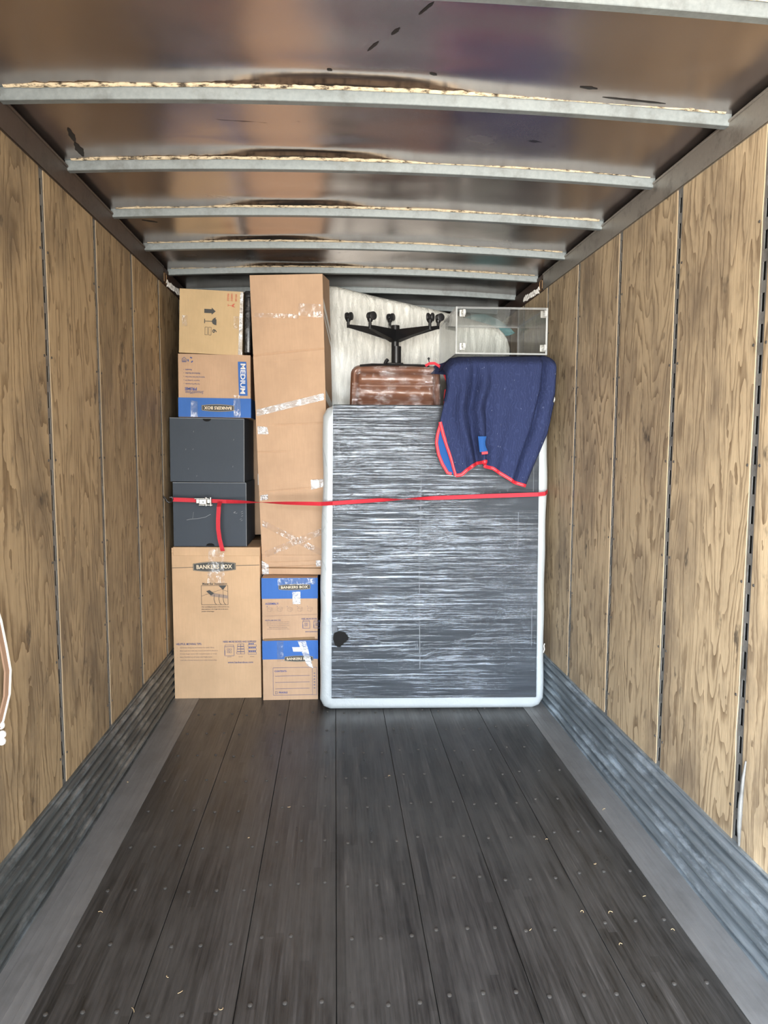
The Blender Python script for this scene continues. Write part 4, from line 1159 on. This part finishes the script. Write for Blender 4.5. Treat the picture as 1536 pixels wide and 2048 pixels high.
# ------------------------------------------------------------------ ratchet strap
t = thing('ratchet_strap', 'red ratchet strap stretched across the whole load from wall to wall', 'strap', (0, 4.76, 1.35))
def loc_(x, y, z): return (x, y - 4.76, z - 1.35)
def strap(name, pts, hw=.0125):
    b = MB(); P = []; Wd = []
    for i in range(len(pts) - 1):
        (p0, a0), (p1, a1) = pts[i], pts[i + 1]; n = 14
        for j in range(n + (1 if i == len(pts) - 2 else 0)):
            q = j / n; p = Vector(loc_(*p0)).lerp(Vector(loc_(*p1)), q); a_ = R(a0 + (a1 - a0) * q)
            P.append(p); Wd.append(Vector((0, math.sin(a_), math.cos(a_))) * hw)
    b.ribbon(P, Wd, 'red', .0022); return b.build(name, t)
strap('webbing', [((.052, 4.775, 1.374), 0), ((.215, 4.80, 1.366), 0)], .0135)
strap('webbing', [((.300, 4.805, 1.362), 0), ((.400, 4.800, 1.358), 8), ((.62, 4.70, 1.360), 88), ((.80, 4.635, 1.360), 140), ((1.035, 4.530, 1.363), 176), ((1.108, 4.462, 1.372), 180), ((1.40, 4.452, 1.392), 215), ((1.55, 4.448, 1.398), 272), ((1.75, 4.440, 1.406), 345), ((2.10, 4.428, 1.419), 360), ((2.40, 4.418, 1.429), 360), ((2.452, 4.435, 1.432), 360), ((2.492, 4.52, 1.440), 360), ((2.518, 4.66, 1.455), 360)])
b = MB()
P = [(.362, -.03 + .04, 1.357), (.363, -.04, 1.33), (.358, -.045, 1.25), (.357, -.045, 1.19), (.364, -.04, 1.12), (.378, -.035, 1.052), (.382, -.028, 1.035)]
P = [(x, y, z - 1.35) for x, y, z in P]
P2 = []
for a_, c_ in zip(P[:-1], P[1:]):
    for j in range(5): P2.append(tuple(a_[i] + (c_[i] - a_[i]) * j / 5 for i in range(3)))
P2.append(P[-1])
b.ribbon(P2, [(.0135, 0, .001)] * len(P2), 'red', .0022); b.build('loose_tail', t)
b = MB()
b.box(.205, .307, .016, .034, -.003, .027, 'steel', .003, 1); b.box(.196, .292, .004, .016, .026, .033, 'steel', .002, 1); b.box(.225, .315, .004, .016, -.016, -.009, 'steel', .002, 1)
b.box(.228, .278, -.002, .016, -.008, .028, 'steel', .003, 1)
b.tube([(.272, .008, -.018), (.272, .008, .038)], .008, 'steel', 12); b.tube([(.302, .008, -.018), (.302, .008, .038)], .006, 'steel', 12); b.tube([(.255, -.004, .008), (.255, .0, .008)], .004, 'hole', 8)
o = b.build('ratchet_buckle', t); o['label'] = 'silver ratchet buckle'; o.location = (-.0, .0, 0)
b = MB(); b.tube([(-.008, .0, .045), (.004, .0, .040), (.012, .0, .030), (.022, .0, .012), (.032, .0, .006), (.050, .010, .010), (.056, .013, .028), (.050, .012, .040), (.036, .008, .038)], .0055, 'plastic', 8)
b.build('end_hook', t, smooth=True)
b = MB(); b.tube([(2.520, -.10, .105), (2.535, -.03, .112), (2.552, .0, .115)], .006, 'plastic', 8); b.build('end_hook', t, smooth=True)

# ------------------------------------------------------------------ small things
t = thing('hanging_strap', 'tan webbing loop with white rope knots hanging on the left wall nearest the camera', 'strap', (.03, 2.37, .76))
b = MB()
P = [(0, -.05, .46), (0, -.02, .40), (0, .010, .30), (.004, .022, .22), (.002, .012, .14), (0, -.02, .09), (0, -.05, .05)]
b.ribbon(P, [(.002, .012, .0)] * len(P), 'tan', .006); b.build('webbing', t)
b = MB(); b.ribbon([(x + .004, y + .012, z) for x, y, z in P], [(.001, .004, 0)] * len(P), 'rope', .007); b.build('white_edge', t)
b = MB()
for q, (y_, z_) in enumerate(((-.030, .055), (-.024, .022), (-.028, .0))):
    r = .013
    b.tube([(0, y_, z_ - r), (0, y_, z_ - r * .6), (0, y_, z_), (0, y_, z_ + r * .6), (0, y_, z_ + r)], [r * .3, r * .85, r, r * .85, r * .3], 'rope', 12)
b.build('rope_knot', t, smooth=True)
for i, (x, y) in enumerate(((.57, 2.22), (.63, 2.15), (.50, 2.09), (.77, 2.07), (.25, 2.57), (.05, 3.61), (2.11, 2.28), (2.33, 2.34), (2.14, 2.45), (2.40, 3.19), (.74, 3.04), (2.31, 2.53), (2.04, 2.46), (1.82, 2.37), (2.05, 2.95), (1.4, 3.6), (.9, 3.3), (2.2, 2.75))):
    b = MB(); a0 = random.uniform(0, 6); L_ = random.uniform(.006, .012); cv = random.uniform(-2.5, 2.5); P = []
    for j in range(7):
        q = j / 6 - .5; P.append((math.cos(a0 + cv * q) * L_ * q * 2, math.sin(a0 + cv * q) * L_ * q * 2, .0022 + .002 * (1 - 4 * q * q)))
    b.tube(P, .0009, 'card_y', 5)
    o = b.build('wood_shaving', smooth=True); o.location = (x, y, 0); tag(o, 'tiny pale wood shaving lying on the dark floor', 'shaving', 'wood shavings scattered on the floor')
